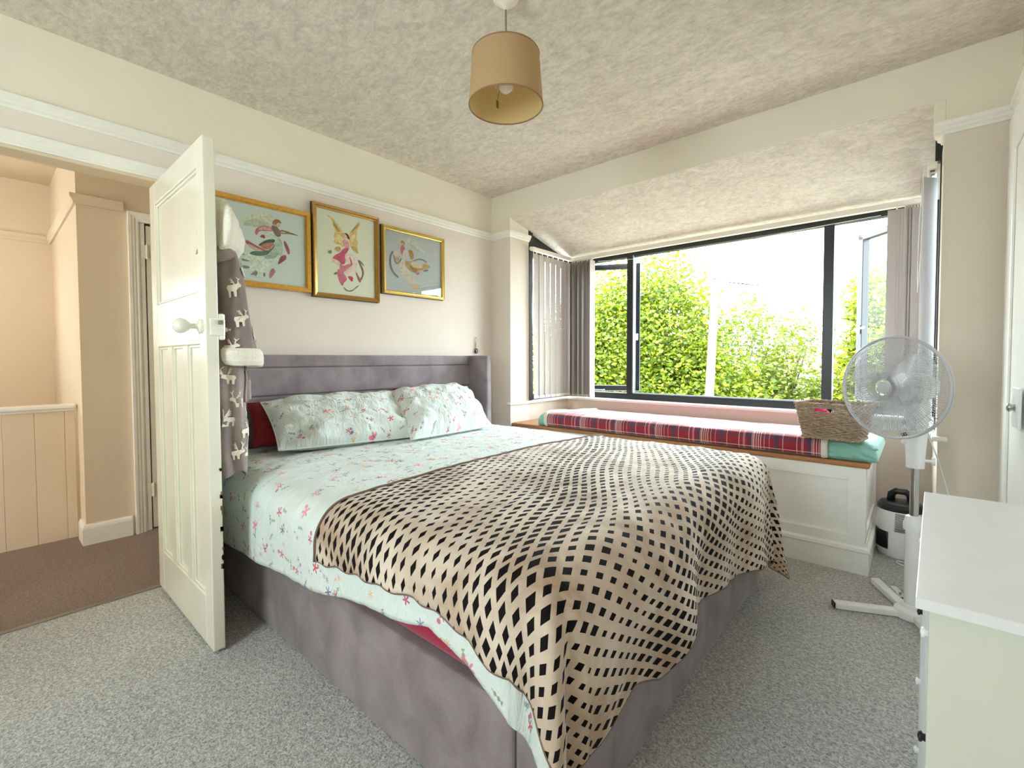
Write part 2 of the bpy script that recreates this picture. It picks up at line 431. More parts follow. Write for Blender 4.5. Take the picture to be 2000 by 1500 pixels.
M_clear = N('clear ribbed plastic')
_tr = M_clear.n('ShaderNodeBsdfTransparent'); _mx = M_clear.n('ShaderNodeMixShader'); _mx.inputs[0].default_value = .30
M_clear.base(lin((225, 226, 230))); M_clear.rough(.2)
M_clear.t.links.new(_tr.outputs[0], _mx.inputs[1]); M_clear.t.links.new(M_clear.b.outputs[0], _mx.inputs[2]); M_clear.t.links.new(_mx.outputs[0], M_clear.out.inputs[0]); M_clear = M_clear.m
M_plas = plain('white plastic', (240, 240, 240), .35, var=.02)
M_plasc = plain('ivory blind rail', (236, 228, 214), .4, var=.02)
M_chrome = plain('chrome', (200, 200, 205), .12, metal=1.0, var=.02)
M_wire = plain('silver white fan wire', (196, 196, 202), .3, var=.02)
M_dark = plain('black plastic', (20, 20, 22), .35)
M_ltop = plain('white laminate', (232, 234, 236), .38, var=.015)
M_lside = plain('soft white laminate side', (216, 218, 206), .45, var=.015)
M_wick = plain('grey brown wicker', (166, 146, 122), .7, var=.25, nscale=60, bscale=200, bstr=.3)
M_pinkc = plain('hot pink cloth', (226, 40, 110), .6); M_whitec = plain('white cloth', (240, 236, 240), .7); M_tealc = plain('dark teal cloth', (30, 62, 74), .7)
M_robe = velvet('grey brown fleece robe', (118, 104, 100), (156, 140, 134))
M_robe2 = velvet('mauve grey fleece robe inside', (88, 70, 76), (116, 96, 100))
M_moose = plain('cream moose print', (228, 218, 202), .9, bscale=200, bstr=.3)
M_porc = plain('white porcelain', (240, 238, 226), .08, var=.01, coat=.6)
M_steel = plain('brushed steel', (170, 165, 155), .3, metal=1.0)
M_brass = plain('aged brass key metal', (120, 100, 66), .35, metal=.9)
M_chip = plain('bare chipped paint wood', (110, 84, 62), .8)

# ================================================================ THE SETTING
H = 2.452; WY = 2.87; RZ = 2.092
struct(MB().box(-.005, 3.6, -1.5, 3.75, -.12, 0).build('floor', M_carpet), 'grey twist pile carpet of the bedroom')
struct(MB().box(-2.5, -.006, -2.1, 1.5, -.12, 0).build('floor_landing', M_carpet2), 'brown carpet of the landing beyond the open door')
struct(MB().box(-.012, .012, -.29, .59, 0, .006).build('trim_1', M_steel, bevel=.002), 'thin metal threshold strip between the grey and the brown carpet')
struct(MB().box(-.12, 3.6, -1.5, WY + .02, H, H + .12).build('ceiling', M_ceil), 'textured white plaster ceiling of the bedroom')
struct(MB().box(-2.5, -.12, -2.1, 1.5, H, H + .12).build('ceiling_landing', M_land), 'plain ceiling of the landing')

def wall(name, segs, mats, label):
    mb = MB()
    for sg in segs:
        x0, x1, y0, y1, z0, z1 = sg[:6]; mb.box(x0, x1, y0, y1, z0, z1, sg[6] if len(sg) > 6 else 0)
    return struct(mb.build(name, mats), label)
OH = 1.948
wall('wall_left', [(-.12, 0, .59, WY, 0, RZ + .02), (-.12, 0, -1.5, -.29, 0, RZ + .02), (-.12, 0, -.29, .59, OH, RZ + .02),
                   (-.12, 0, -1.5, WY, RZ + .02, H, 1)], [M_lower, M_upper], 'left wall with pinkish paper below the rail and cream paint above')
wall('wall_window', [(-.12, .207, WY, 3.11, 0, RZ + .02), (-.12, .207, WY, 3.11, RZ + .02, H + .1, 1), (2.812, 3.16, WY, 3.11, 0, RZ + .02, 2), (2.812, 3.16, WY, 3.11, RZ + .02, H + .1, 1),
                     (.207, 2.812, WY, WY + .10, 2.2522, H + .1, 1)], [M_lower, M_upper, M_pier], 'window wall around the mouth of the square bay')
wall('wall_right', [(3.04, 3.16, 1.85, WY, 0, RZ + .02), (3.04, 3.16, 1.85, WY, RZ + .02, H, 1), (3.16, 3.48, 1.75, 1.85, 0, H, 0), (3.36, 3.48, -1.5, 1.75, 0, H, 0)], [M_lower, M_upper], 'right wall with the built-in cupboard')
wall('wall_back', [(-.12, .5, -1.62, -1.5, 0, H), (2.5, 3.48, -1.62, -1.5, 0, H), (.5, 1.1, -1.62, -1.5, 0, H), (2.1, 2.5, -1.62, -1.5, 0, H), (1.1, 2.1, -1.62, -1.5, 0, 1.0), (1.1, 2.1, -1.62, -1.5, 2.05, H)], [M_upper], 'wall behind the camera')
wall('wall_bay_left', [(.09, .207, 3.11, 3.84, 0, .722)], [M_seatwall], 'low wall of the bay under the left side window')
wall('wall_bay_front', [(.207, 2.812, 3.70, 3.84, 0, .722)], [M_seatwall], 'low blush wall of the bay under the big window')
wall('wall_bay_right', [(2.812, 2.93, 3.11, 3.84, 0, .722)], [M_seatwall], 'low wall of the bay under the right side window')
sl = MB(); z0, z1 = 2.252, 2.005
def slab(x0, x1, ya, yb):
    f = lambda y: z0 + (z1 - z0) * (y - WY) / 1.03
    sl.add([(x0, ya, f(ya)), (x1, ya, f(ya)), (x1, yb, f(yb)), (x0, yb, f(yb)), (x0, ya, H + .2), (x1, ya, H + .2), (x1, yb, H + .2), (x0, yb, H + .2)],
           [(0, 3, 2, 1), (4, 5, 6, 7), (0, 1, 5, 4), (1, 2, 6, 5), (2, 3, 7, 6), (3, 0, 4, 7)])
slab(.207, 2.812, WY + .005, 3.11); slab(.0, 3.0, 3.11, 3.90)
struct(sl.build('ceiling_bay', M_ceil), 'sloping textured soffit over the bay window')
struct(MB().box(2.772, 2.812, WY - .004, WY + .03, 2.10, 2.252).build('trim_2', M_upper, bevel=.003), 'narrow plaster return at the right end of the bay beam')

# picture rails
RP = [(0, 0), (.010, 0), (.014, .010), (.024, .016), (.026, .026), (.034, .034), (.036, .050), (0, .054)]
def rail(name, pts, label, prof=RP, z=RZ, mat=M_white):
    """pts: list of (x, y, side-x, side-y)"""
    mb = MB(); mb.sweep([(a, b) for a, b in prof], [((x, y, z), (sx, sy, 0), (0, 0, 1)) for x, y, sx, sy in pts])
    return struct(mb.build(name, mat, smooth=False), label)
rail('trim_3', [(0, -1.5, 1, 0), (0, WY, 1, -1), (.207, WY, 1, -1), (.207, 3.108, 1, 0)], 'white picture rail along the left wall and round the pier')
rail('trim_4', [(2.812, 3.0, -1, 0), (2.812, WY, -1, -1), (3.04, WY, -1, -1), (3.04, 1.85, -1, 0)], 'white picture rail on the right pier and right wall')
# architrave of the bedroom doorway (moulded head and jambs)
AP = [(0, 0), (.010, 0), (.013, .008), (.010, .014), (.018, .024), (.018, .032), (.024, .040), (.026, .054), (0, .056)]
def architrave(name, label, y0, y1, zt, x, sx, mat=M_white):
    mb = MB()
    mb.sweep(AP, [((x, y0, 0), (sx, 0, 0), (0, -1, 0)), ((x, y0, zt), (sx, 0, 0), (0, -1, 1)), ((x, y1, zt), (sx, 0, 0), (0, 1, 1)), ((x, y1, 0), (sx, 0, 0), (0, 1, 0))])
    return struct(mb.build(name, mat), label)
architrave('trim_5', 'white moulded architrave around the bedroom doorway', -.29, .59, OH, .0, 1)
struct(MB().box(-.12, -.001, .577, .59, 0, OH).box(-.12, -.001, -.29, -.275, 0, OH).box(-.12, -.001, -.275, .577, OH - .012, OH).build('trim_6', M_land), 'white lining of the bedroom doorway, beige standing in for its shade')  # darker beige imitates shade on the lining
BP = [(0, 0), (.018, 0), (.018, .095), (.014, .108), (.008, .118), (0, .12)]
def skirt(name, pts, label, mat=M_white):
    mb = MB(); mb.sweep(BP, [((x, y, 0), (sx, sy, 0), (0, 0, 1)) for x, y, sx, sy in pts]); return struct(mb.build(name, mat), label)
skirt('baseboard_left', [(0, .605, 1, 0), (0, WY, 1, -1), (.207, WY, 1, -1)], 'white skirting board of the left wall behind the bed')
skirt('baseboard_right', [(2.812, 3.70, -1, 0), (2.812, WY, -1, -1), (3.04, WY, -1, -1), (3.04, 2.80, -1, 0)], 'white skirting board in the right corner of the bay')

# landing
wall('wall_landing_far', [(-2.51, -2.39, -2.1, -.95, 0, RZ + .02), (-2.51, -2.39, -.30, .38, 0, RZ + .02), (-2.51, -2.39, -.95, -.30, 0, 1.15), (-2.51, -2.39, -.95, -.30, 1.85, RZ + .02), (-2.51, -2.39, -2.1, .38, RZ + .02, H, 0)], [M_land], 'far wall of the stairwell')
wall('wall_landing_side', [(-2.51, -.95, .38, .59, 0, H)], [M_land], 'beige nib wall between stairwell and landing')
wall('wall_landing_door', [(-1.07, -.95, .59, .66, 0, H), (-1.07, -.95, .66, 1.40, 1.96, H), (-1.07, -.95, 1.40, 1.5, 0, H)], [M_land], 'landing wall around the far door')
wall('wall_landing_end', [(-1.07, -.12, 1.5, 1.6, 0, H)], [M_land], 'end wall of the landing')
wall('wall_landing_near', [(-2.51, -.12, -2.2, -2.1, 0, H)], [M_land], 'near end wall of the landing')
rail('trim_7', [(-2.39, -2.1, 1, 0), (-2.39, .38, 1, -1), (-.95, .38, 1, -1), (-.95, .592, 1, 0)], 'cream picture rail round the landing walls', prof=[(0, 0), (.012, 0), (.014, .012), (.026, .03), (.03, .052), (0, .056)], z=2.0, mat=M_land)
skirt('baseboard_landing', [(-1.13, .38, 1, -1), (-.95, .38, 1, -1), (-.95, .595, 1, 0)], 'white skirting board round the landing nib wall')
architrave('trim_8', 'cream architrave of the far landing door', .665, 1.395, 1.955, -.95, 1)
d3 = thing('door_3', (-1.0, .70, 0), 'closed cream landing door seen edge-on beside the open bedroom door', None)
d3['kind'] = 'structure'
boxo('door_leaf', -1.02, -.965, .703, 1.39, .01, 1.945, M_doorp, d3)
boxo('dark_gap_backing', -1.25, -1.075, .60, 1.49, 0, 2.1, M_fdark, d3)  # dark box added to blacken the door gap and block leaking skylight
boxo('door_lining', -1.06, -.952, .665, .695, 0, 1.955, M_white, d3)
for z in (1.777, .261):
    mb = MB(); mb.tube([(-.955, .705, z - .045), (-.955, .705, z + .045)], .008, 8)
    for q in (-.03, 0, .03): mb.tube([(-.955, .705, z + q - .004), (-.955, .705, z + q + .004)], .0105, 8)
    mb.box(-.958, -.950, .672, .705, z - .04, z + .04); mb.build('hinge', M_doorp, d3)

bal = thing('stair_balustrade', (-1.17, -.5, 0), 'cream boarded balustrade panel with a flat cap across the landing', 'balustrade')
y = -1.6
while y < .36:
    y2 = min(y + .128, .366)
    boxo('board', -1.185, -1.16, y + .0006, y2 - .0006, .0, .80, M_land, bal, .0015); y = y2
boxo('cap_rail', -1.215, -1.13, -1.6, .372, .80, .826, M_white, bal, .008); boxo('cap_moulding', -1.20, -1.148, -1.6, .368, .784, .80, M_white, bal, .006)

# unseen stair and rear windows, added to let the daylight in
def framed_window(name, label, axis, c0, c1, z0, z1, p0, p1, parts=2):
    w = thing(name, ((p0 + p1) / 2, (c0 + c1) / 2, z0) if axis == 'x' else ((c0 + c1) / 2, (p0 + p1) / 2, z0), label, None); w['kind'] = 'structure'
    mb = MB()
    def b(a0, a1, q0, q1):
        if axis == 'x': mb.box(p0, p1, a0, a1, q0, q1)
        else: mb.box(a0, a1, p0, p1, q0, q1)
    b(c0, c1, z0, z0 + .05); b(c0, c1, z1 - .05, z1); b(c0, c0 + .05, z0, z1); b(c1 - .05, c1, z0, z1)
    for i in range(1, parts): cx_ = lerp(c0, c1, i / parts); b(cx_ - .025, cx_ + .025, z0, z1)
    mb.build('window_frame', M_white, w)
    g = MB(); pm = (p0 + p1) / 2
    if axis == 'x': g.box(pm - .002, pm + .002, c0 + .04, c1 - .04, z0 + .04, z1 - .04)
    else: g.box(c0 + .04, c1 - .04, pm - .002, pm + .002, z0 + .04, z1 - .04)
    g.build('pane', M_glass, w)
framed_window('added_window_4', 'unseen stair window added to bring daylight to the landing', 'x', -.95, -.30, 1.15, 1.85, -2.49, -2.43)
framed_window('added_window_5', 'unseen window added behind the camera to let daylight in', 'y', 1.1, 2.1, 1.0, 2.05, -1.6, -1.54, 2)

# ---- bay windows
def prism(mb, poly, x0, x1):
    """poly of (y, z), extruded along x"""
    n = len(poly); vs = [(x0, y, z) for y, z in poly] + [(x1, y, z) for y, z in poly]
    fs = [tuple(range(n)), tuple(reversed(range(n, 2 * n)))] + [(i, i + n, (i + 1) % n + n, (i + 1) % n) for i in range(n)]
    mb.add(vs, fs)
w1 = thing('window_1', (1.5, 3.81, .735), 'wide black framed bay window with open casements left and right', None); w1['kind'] = 'structure'
mb = MB(); FY0, FY1 = 3.775, 3.84
mb.box(.207, 2.812, FY0, FY1, .728, .787); mb.box(.207, 2.812, FY0, FY1, 1.99, 2.06)
mb.box(.15, .262, FY0, FY1, .728, 2.10); mb.box(2.76, 2.87, FY0, FY1, .728, 2.10)
mb.box(.79, .845, FY0 - .005, FY1, .787, 2.0); mb.box(2.245, 2.305, FY0 - .005, FY1, .787, 2.0)
mb.build('window_frame', M_black, w1, bevel=.004)
MB().box(.845, 2.245, FY0 - .002, FY0 + .008, .787, .797).box(.845, .853, FY0 - .002, FY0 + .008, .787, 2.0).build('glazing_bead', M_bar, w1)
MB().box(.845, 2.245, 3.806, 3.810, .787, 2.0).build('pane', M_glass, w1)
def casement(parent, hinge, W, ang, side, z0, z1, hand_z):
    """side +1: leaf runs to +x from the hinge; opens outwards (+y)"""
    a = math.radians(ang); ux = Vector((math.cos(a) * side, math.sin(a), 0)); un = Vector((-math.sin(a) * side, math.cos(a), 0))
    M = Matrix.Translation(hinge) @ Matrix(((ux.x, un.x, 0), (ux.y, un.y, 0), (0, 0, 1))).to_4x4()
    mb = MB(M); f = .048
    mb.box(0, W, 0, .05, z0, z0 + f); mb.box(0, W, 0, .05, z1 - f, z1); mb.box(0, f, 0, .05, z0, z1); mb.box(W - f, W, 0, .05, z0, z1)
    cs = mb.build('casement', M_black, parent, bevel=.003)
    MB(M).box(W, W + .005, .004, .048, z0, z1).box(0, W, .006, .04, z0 - .004, z0).build('edge_strip', M_bar, cs)
    MB(M).box(f - .005, W - f + .005, .022, .027, z0 + f - .005, z1 - f + .005).build('pane', M_glass, cs)
    h = MB(M); h.box(W - .035, W - .015, -.012, 0, hand_z - .03, hand_z + .03); h.tube([(W - .025, -.012, hand_z), (W - .025, -.035, hand_z), (W - .04, -.04, hand_z + .004), (W - .12, -.038, hand_z + .012)], .008, 8)
    h.build('handle', M_plas, cs, smooth=True)
casement(w1, (.262, 3.835, 0), .56, 27, 1, .79, 1.995, 1.30)
casement(w1, (2.76, 3.835, 0), .545, 48, -1, .79, 1.995, 1.30)
mb = MB(); mb.tube([(.30, 3.83, .80), (.50, 3.90, .80), (.45, 3.96, .80)], .006, 6); mb.tube([(.35, 3.83, 1.985), (.52, 3.92, 1.985)], .005, 6)
mb.build('stay', M_bar, w1)
for nm, xa, xb, lb in (('window_2', .12, .185, 'black framed window in the left side of the bay behind the blind'), ('window_3', 2.835, 2.90, 'black framed window in the right side of the bay')):
    w = thing(nm, ((xa + xb) / 2, 3.45, .735), lb, None); w['kind'] = 'structure'
    mb = MB(); mb.box(xa, xb, 3.10, 3.78, .728, .79); mb.box(xa, xb, 3.105, 3.17, .728, 2.21); mb.box(xa, xb, 3.72, 3.79, .728, 2.10)
    prism(mb, [(3.105, 1.99), (3.79, 1.99), (3.79, 2.035), (3.105, 2.205)], xa, xb); mb.build('window_frame', M_black, w, bevel=.003)
    MB().box((xa + xb) / 2 - .002, (xa + xb) / 2 + .002, 3.16, 3.73, .785, 2.005).build('pane', M_glass, w)
# black post faces closing the reveal against the bay
struct(MB().box(.16, .212, 3.109, 3.165, .735, 2.21).build('trim_9', M_black, bevel=.002), 'black post where the left reveal meets the side window')
struct(MB().box(2.804, 2.86, 3.112, 3.165, .735, 2.06).box(2.784, 2.86, 3.112, 3.165, 2.06, 2.195).build('trim_10', M_black, bevel=.002), 'black post where the right reveal meets the side window')
# sill, one piece round the bay
sb = MB()
SP = [(0, 0), (.040, 0), (.048, .006), (.048, .014), (.040, .020), (0, .020)]
sb.box(.10, .215, 2.95, 3.80, .714, .734); sb.box(.207, 2.812, 3.69, 3.80, .714, .734); sb.box(2.80, 2.93, 2.95, 3.80, .714, .734)
sb.box(2.79, 2.845, WY - .028, 2.96, .712, .734); sb.box(.18, .224, WY - .022, 2.96, .712, .734)
struct(sb.build('trim_11', M_sillw, bevel=.006), 'white window sill running round the bay')
sb = MB(); sb.sweep(SP, [((.215, 2.95, .712), (.3, 0, 0), (0, 0, 1)), ((.215, 3.69, .712), (.3, -.3, 0), (0, 0, 1)), ((2.80, 3.69, .712), (-.3, -.3, 0), (0, 0, 1)), ((2.80, 2.95, .712), (-.3, 0, 0), (0, 0, 1))])
struct(sb.build('trim_12', M_sillw), 'rounded nosing of the white window sill')
sb = MB(); sb.box(.205, .2105, 2.868, 3.108, .736, 2.09); sb.box(2.8085, 2.814, 2.868, 3.108, .736, 2.09)
struct(sb.build('trim_13', M_pier), 'pale painted reveals beside the bay')

# ---- the open bedroom door (leaf at right angles to the left wall)
W_, Y0, Y1 = .80, .535, .575
d1 = thing('door_1', (.0, .55, 0), 'cream gloss panelled bedroom door standing open at right angles', None); d1['kind'] = 'structure'
X0 = .012; XE = X0 + W_ - .012
xs = [X0 + .09, X0 + .253, X0 + .318, X0 + .481, X0 + .546, X0 + .709]
def dpart(nm, b):
    return MB().box(*b).build(nm, M_doorp, d1, bevel=.004)
dpart('hinge_stile', (X0, xs[0], Y0, Y1, .012, 1.897)); dpart('lock_stile', (xs[5], XE, Y0, Y1, .012, 1.897))
for a, b in ((.012, .20), (1.15, 1.345), (1.80, 1.897)): dpart('rail', (xs[0], xs[5], Y0, Y1, a, b))
dpart('muntin', (xs[1], xs[2], Y0, Y1, .20, 1.15)); dpart('muntin', (xs[3], xs[4], Y0, Y1, .20, 1.15))
for a, b, p, q in ((xs[0], xs[1], .20, 1.15), (xs[2], xs[3], .20, 1.15), (xs[4], xs[5], .20, 1.15), (xs[0], xs[5], 1.345, 1.80)):
    pn = MB().box(a, b, Y0 + .013, Y1 - .013, p, q).build('panel', M_doorp, d1)
    mb = MB()
    for (u0, u1, v0, v1) in ((a, a + .012, p, q), (b - .012, b, p, q), (a, b, p, p + .012), (a, b, q - .012, q)): mb.box(u0, u1, Y0 + .005, Y0 + .014, v0, v1)
    mb.build('bead', M_doorp, pn, bevel=.004)
KP = [(.026, 0), (.027, .006), (.020, .010), (.010, .014), (.010, .034), (.016, .040), (.025, .052), (.028, .064), (.025, .076), (.014, .085), (0, .088)]
kn = MB().lathe(KP, (XE - .055, Y0, 1.215), 28, axis=(0, -1, 0), capt=False).build('knob', M_porc, d1, smooth=True)
lk = MB().box(XE - .10, XE + .002, Y1, Y1 + .022, 1.165, 1.262).box(XE - .012, XE + .004, Y1 - .03, Y1 + .022, 1.178, 1.245).build('rim_latch', M_porc, d1, bevel=.006)
MB().box(XE + .002, XE + .012, Y1 - .002, Y1 + .012, 1.222, 1.236).build('latch_bolt', M_steel, lk)
MB().lathe([(.020, 0), (.021, .005), (.010, .010), (.010, .020), (.022, .030), (.026, .042), (.020, .054), (0, .058)], (XE - .045, Y1 + .022, 1.205), 24, axis=(0, 1, 0), capt=False).build('knob', M_porc, lk, smooth=True)
rn = random.Random(3); mb = MB()
for i in range(16):
    z = rn.choice([.3, .34, .4, .45, .52, .58, .68]) + rn.uniform(-.02, .02); mb.box(XE - .003, XE + .0006, Y1 - .004 - rn.uniform(0, .006), Y1 + .0006, z, z + rn.uniform(.006, .025))
mb.build('chipped_edge', M_chip, d1)
for z in (.25, 1.65): MB().tube([(.006, Y1 + .004, z - .04), (.006, Y1 + .004, z + .04)], .007, 10).build('hinge', M_steel, d1, smooth=True)

# built-in cupboard in the right wall
d2 = thing('door_2', (3.02, 2.3, 0), 'white built-in cupboard door in the right wall', None); d2['kind'] = 'structure'
mb = MB()
mb.box(3.002, 3.04, 2.70, 2.80, 0, 2.06); mb.box(3.002, 3.04, 1.87, 1.94, 0, 2.06); mb.box(3.002, 3.04, 1.94, 2.70, 1.98, 2.06)
mb.build('door_frame', M_sillw, d2, bevel=.006)
mb = MB(); mb.box(3.008, 3.04, 1.945, 2.695, .06, 1.975)
mb.box(2.998, 3.008, 2.615, 2.695, .06, 1.975); mb.box(2.998, 3.008, 1.945, 2.02, .06, 1.975); mb.box(2.998, 3.008, 2.02, 2.615, 1.89, 1.975); mb.box(2.998, 3.008, 2.02, 2.615, .06, .2)
mb.build('door_leaf', M_sillw, d2, bevel=.004)
lt = MB().box(2.990, 2.999, 2.26, 2.40, .85, .99).build('latch', M_plas, d2, bevel=.012, segs=3)
MB().lathe([(.012, 0), (.010, .006), (.014, .010), (.015, .015), (.010, .020), (0, .021)], (2.99, 2.33, .92), 20, axis=(-1, 0, 0), capt=False).build('knob', M_chrome, lt, smooth=True)

# ================================================================ THE BED
bed = thing('bed', (1.15, 1.58, 0), 'mauve grey plush upholstered bed with a winged panelled headboard', 'bed')
BY0, BY1 = .742, 2.425
def uph(nm, b, bev=.012, lab=None, m=M_velvet):
    o = MB().box(*b).build(nm, m, bed, bevel=bev, segs=3)
    if lab: o['label'] = lab
    return o
uph('side_rail', (.06, 2.085, BY0, BY0 + .045, .004, .322)); uph('side_rail', (.06, 2.085, BY1 - .045, BY1, .004, .322))
uph('footboard', (2.088, 2.178, BY0 - .002, BY1 + .002, .004, .322), .016)
hb = uph('headboard', (.028, .075, .668, 2.545, .004, 1.118), .01)
for z0, z1 in ((.30, .586), (.589, .743), (.746, .893), (.896, 1.048), (1.051, 1.120)):
    MB().box(.055, .104, .712, 2.502, z0, z1).build('channel_panel', M_velvet, hb, bevel=.010, segs=3)
uph('wing', (.02, .292, 2.503, 2.556, .004, 1.122), .014); uph('wing', (.03, .292, .662, .712, .004, 1.122), .014)
mt = MB().box(.11, 2.09, BY0 + .05, BY1 - .05, .19, .575).build('mattress', M_red, bed, bevel=.06, segs=5)
mt['label'] = 'crimson sheeted mattress'
mb = MB()
def edge_roll(t, s):  # the mattress bulges a little over the near rail
    return (lerp(.15, 2.10, t), BY0 + .055 - .052 * math.sin(s * PI) ** .5, .318 + s * .15)
mb.grid(edge_roll, 40, 8); mb.build('fitted_sheet', M_red, bed, smooth=True)

TX1, TY0, TY1, TZ, TR = 2.115, .80, 2.375, .622, .105
def drape(a, b, off=0.0, wr=1.0, fold=1.0, flare=.0, seed=0.0, tuck=0.0):
    ex = max(0., a - TX1); ey = TY0 - b if b < TY0 else (b - TY1 if b > TY1 else 0.); sy = -1 if b < TY0 else 1
    r = math.hypot(ex, ey); ca = min(a, TX1); cb = min(max(b, TY0), TY1)
    u = (ca - .1) / (TX1 - .1); v = (cb - TY0) / (TY1 - TY0)
    puff = .026 * math.sin(PI * v) ** .6 * (.55 + .45 * math.sin(PI * min(1, u * 1.05)))
    w = wr * (.007 * nz(a * 5.5 + seed, b * 2.6, 1.3) + .006 * abs(nz(a * 11 + b * 3, b * 5 - a * 2 + seed, 4.1)) + .0025 * nz(a * 28, b * 17, seed))
    if r < 1e-9: return (a, b, TZ + puff + off + w)
    dx, dy = ex / r, sy * ey / r; arc = TR * PI / 2
    tang = a if ex == 0 else (b if ey == 0 else 0)
    corner = (ex > 0 and ey > 0); ph = math.atan2(ey, ex) if corner else 0
    if r < arc:
        t = r / TR; h = TR * math.sin(t); d = TR * (1 - math.cos(t)); n = Vector((math.sin(t) * dx, math.sin(t) * dy, math.cos(t)))
    else:
        q = r - arc; h = TR + flare * q - tuck * q * q; d = TR + q; n = Vector((dx, dy, .0))
    k = smooth01(r / .35)
    def sf_(tg, sd_): return .014 * math.sin(tg * 7.5 + 1.1 + sd_) + .011 * math.sin(tg * 15.0 + sd_ * 2) + .016 * nz(tg * 4, r * 2, sd_ + 7)
    wy, wx = (ey / r) ** 2, (ex / r) ** 2
    f = wy * (.45 if sy < 0 else .8) * sf_(ca, seed) + wx * sf_(cb + 3.0, seed)
    if corner: f += min(1, 2.2 * wx * wy * 4) * (.030 * math.cos(ph * 6.0 + 1.6) + .010 * math.sin(ph * 11))
    f *= fold * k
    if d > .50: d = .50 + (d - .50) * .62
    p = Vector((ca + dx * h, cb + dy * h, TZ + puff * (1 - smooth01(r / .1)) - d))
    p += n * (off + w + f + (.012 * k if fold else 0)); return tuple(p)

def hem_tube(pts, r, name, mat, parent, n=5): MB().tube(pts, r, n, cap=True).build(name, mat, parent, smooth=True)
# duvet
near = [(.10, .41), (.46, .395), (.85, .37), (1.28, .340), (1.45, .300), (1.6, .272), (1.75, .256), (1.87, .230), (1.94, .252), (2.0, .262), (2.06, .30), (2.13, .33), (2.2, .335), (2.5, .33)]
def duv(u, v):
    a = lerp(.15, TX1 + .33 + .01 * math.sin(v * 17), u); b0 = TY0 - interp(a, near); b1 = TY1 + .33
    b = lerp(b0, b1, v); return a, b
mb = MB(); mb.grid(lambda u, v: drape(*duv(u, v), off=.004, fold=.75, seed=.4, flare=-.03), 190, 190, uvfn=lambda u, v: duv(u, v))
duvet = mb.build('duvet', M_floral, None, smooth=True, fixn=False, solid=.018)
tag(duvet, 'pale mint duvet with small scattered flowers spread over the bed', 'duvet')
# blanket
AN = 1.325
def bn(a): return interp(a, [(1.325, .225), (1.45, .205), (1.6, .190), (1.83, .168), (1.94, .182), (2.02, .20), (2.08, .228), (2.14, .232), (2.2, .235), (2.35, .25), (2.6, .28)])
def bf(b): return interp(b, [(.4, .46), (.8, .395), (.957, .365), (1.077, .405), (1.2, .375), (1.43, .355), (1.925, .425), (2.2, .485), (2.33, .52), (2.75, .56)])
def blk(u, v):
    b = lerp(.50, 2.75, v)
    a = lerp(AN + .02 * math.sin(v * 3.0), TX1 + bf(lerp(TY0 - .3, TY1 + .35, v)), u)
    b0 = TY0 - bn(a) - .004 * math.sin(a * 55); b1 = TY1 + .36 + .05 * u
    return a, lerp(b0, b1, v)
def blp(u, v, o=0.0):
    a, b = blk(u, v); return drape(a, b, off=.017 + o, fold=1.15, seed=.4, flare=.10 * smooth01((v - .85) * 6) * u + .03 * u)
mb = MB(); mb.grid(blp, 170, 230, uvfn=blk)
throw = mb.build('throw_blanket', M_diam, None, smooth=True, fixn=False, solid=.005)
tag(throw, 'beige velour throw with black diamonds hanging over the foot of the bed', 'blanket')
hp = [blp(u, 0, -.002) for u in np.linspace(0, 1, 170)] + [blp(1, v, -.002) for v in np.linspace(0, 1, 230)] + [blp(u, 1, -.002) for u in np.linspace(1, 0, 120)]
hem_tube(hp, .0032, 'hem', M_diamhem, throw)
hem_tube([blp(0, v, .002) for v in np.linspace(0, 1, 200)], .0048, 'hem', M_diamhem, throw, 6)

# pillows
def pillow(name, c, th, mat, label, seed, group=None, up=.5, uvs=(.72, .48)):
    """c: corners bottom-left, bottom-right, top-right, top-left"""
    c = [Vector(p) for p in c]; nrm = (c[1] - c[0]).cross(c[3] - c[0]).normalized()
    def fn(sgn):
        def g(u, v):
            e = (1 - abs(2 * u - 1) ** 3.2) * (1 - abs(2 * v - 1) ** 3.0); e = max(0, e) ** .55
            pinch = .035 * (1 - abs(2 * v - 1) ** 2) * (1 if u > .5 else -1) * -(abs(2 * u - 1) ** 6)
            p = c[0] * (1 - u) * (1 - v) + c[1] * u * (1 - v) + c[2] * u * v + c[3] * (1 - u) * v
            p += (c[1] - c[0]) * (pinch * .6)
            k = min(u, 1 - u, v, 1 - v)
            rad = Vector((u - .5, v - .5))
            w = .010 * nz(u * 5 + seed, v * 4) + .010 * abs(nz(u * 9 + seed, v * 7, 3)) + .006 * nz((u + v) * 13, (u - v) * 5 + seed, 5)
            w += .012 * math.sin(math.atan2(rad.y, rad.x) * 9 + seed) * smooth01((rad.length - .28) * 4) * (1 if k > .01 else .3)
            return p + nrm * (th * (up if sgn > 0 else (1 - up)) * e * sgn + (w * min(1, k * 25) if sgn > 0 else 0))
        return g
    mb = MB(); uvf = lambda u, v: (u * uvs[0] + seed, v * uvs[1])
    mb.grid(fn(1), 64, 44, uvfn=uvf); mb.grid(fn(-1), 24, 18, uvfn=uvf)
    o = mb.build(name, mat, None, smooth=True); tag(o, label, 'pillow', group)
    ed = [fn(1)(u, 0) for u in np.linspace(0, 1, 30)] + [fn(1)(1, v) for v in np.linspace(0, 1, 20)] + [fn(1)(u, 1) for u in np.linspace(1, 0, 30)] + [fn(1)(0, v) for v in np.linspace(1, 0, 20)]
    MB().tube(ed, .004, 6).build('piping', mat, o, smooth=True); return o
pillow('pillow', [(.50, .90, .668), (.66, 1.56, .668), (.20, 1.76, .872), (.19, .94, .872)], .17, M_floral2, 'floral pillow nearer the open door, leaning on the headboard', 1.0, 'floral pillows')
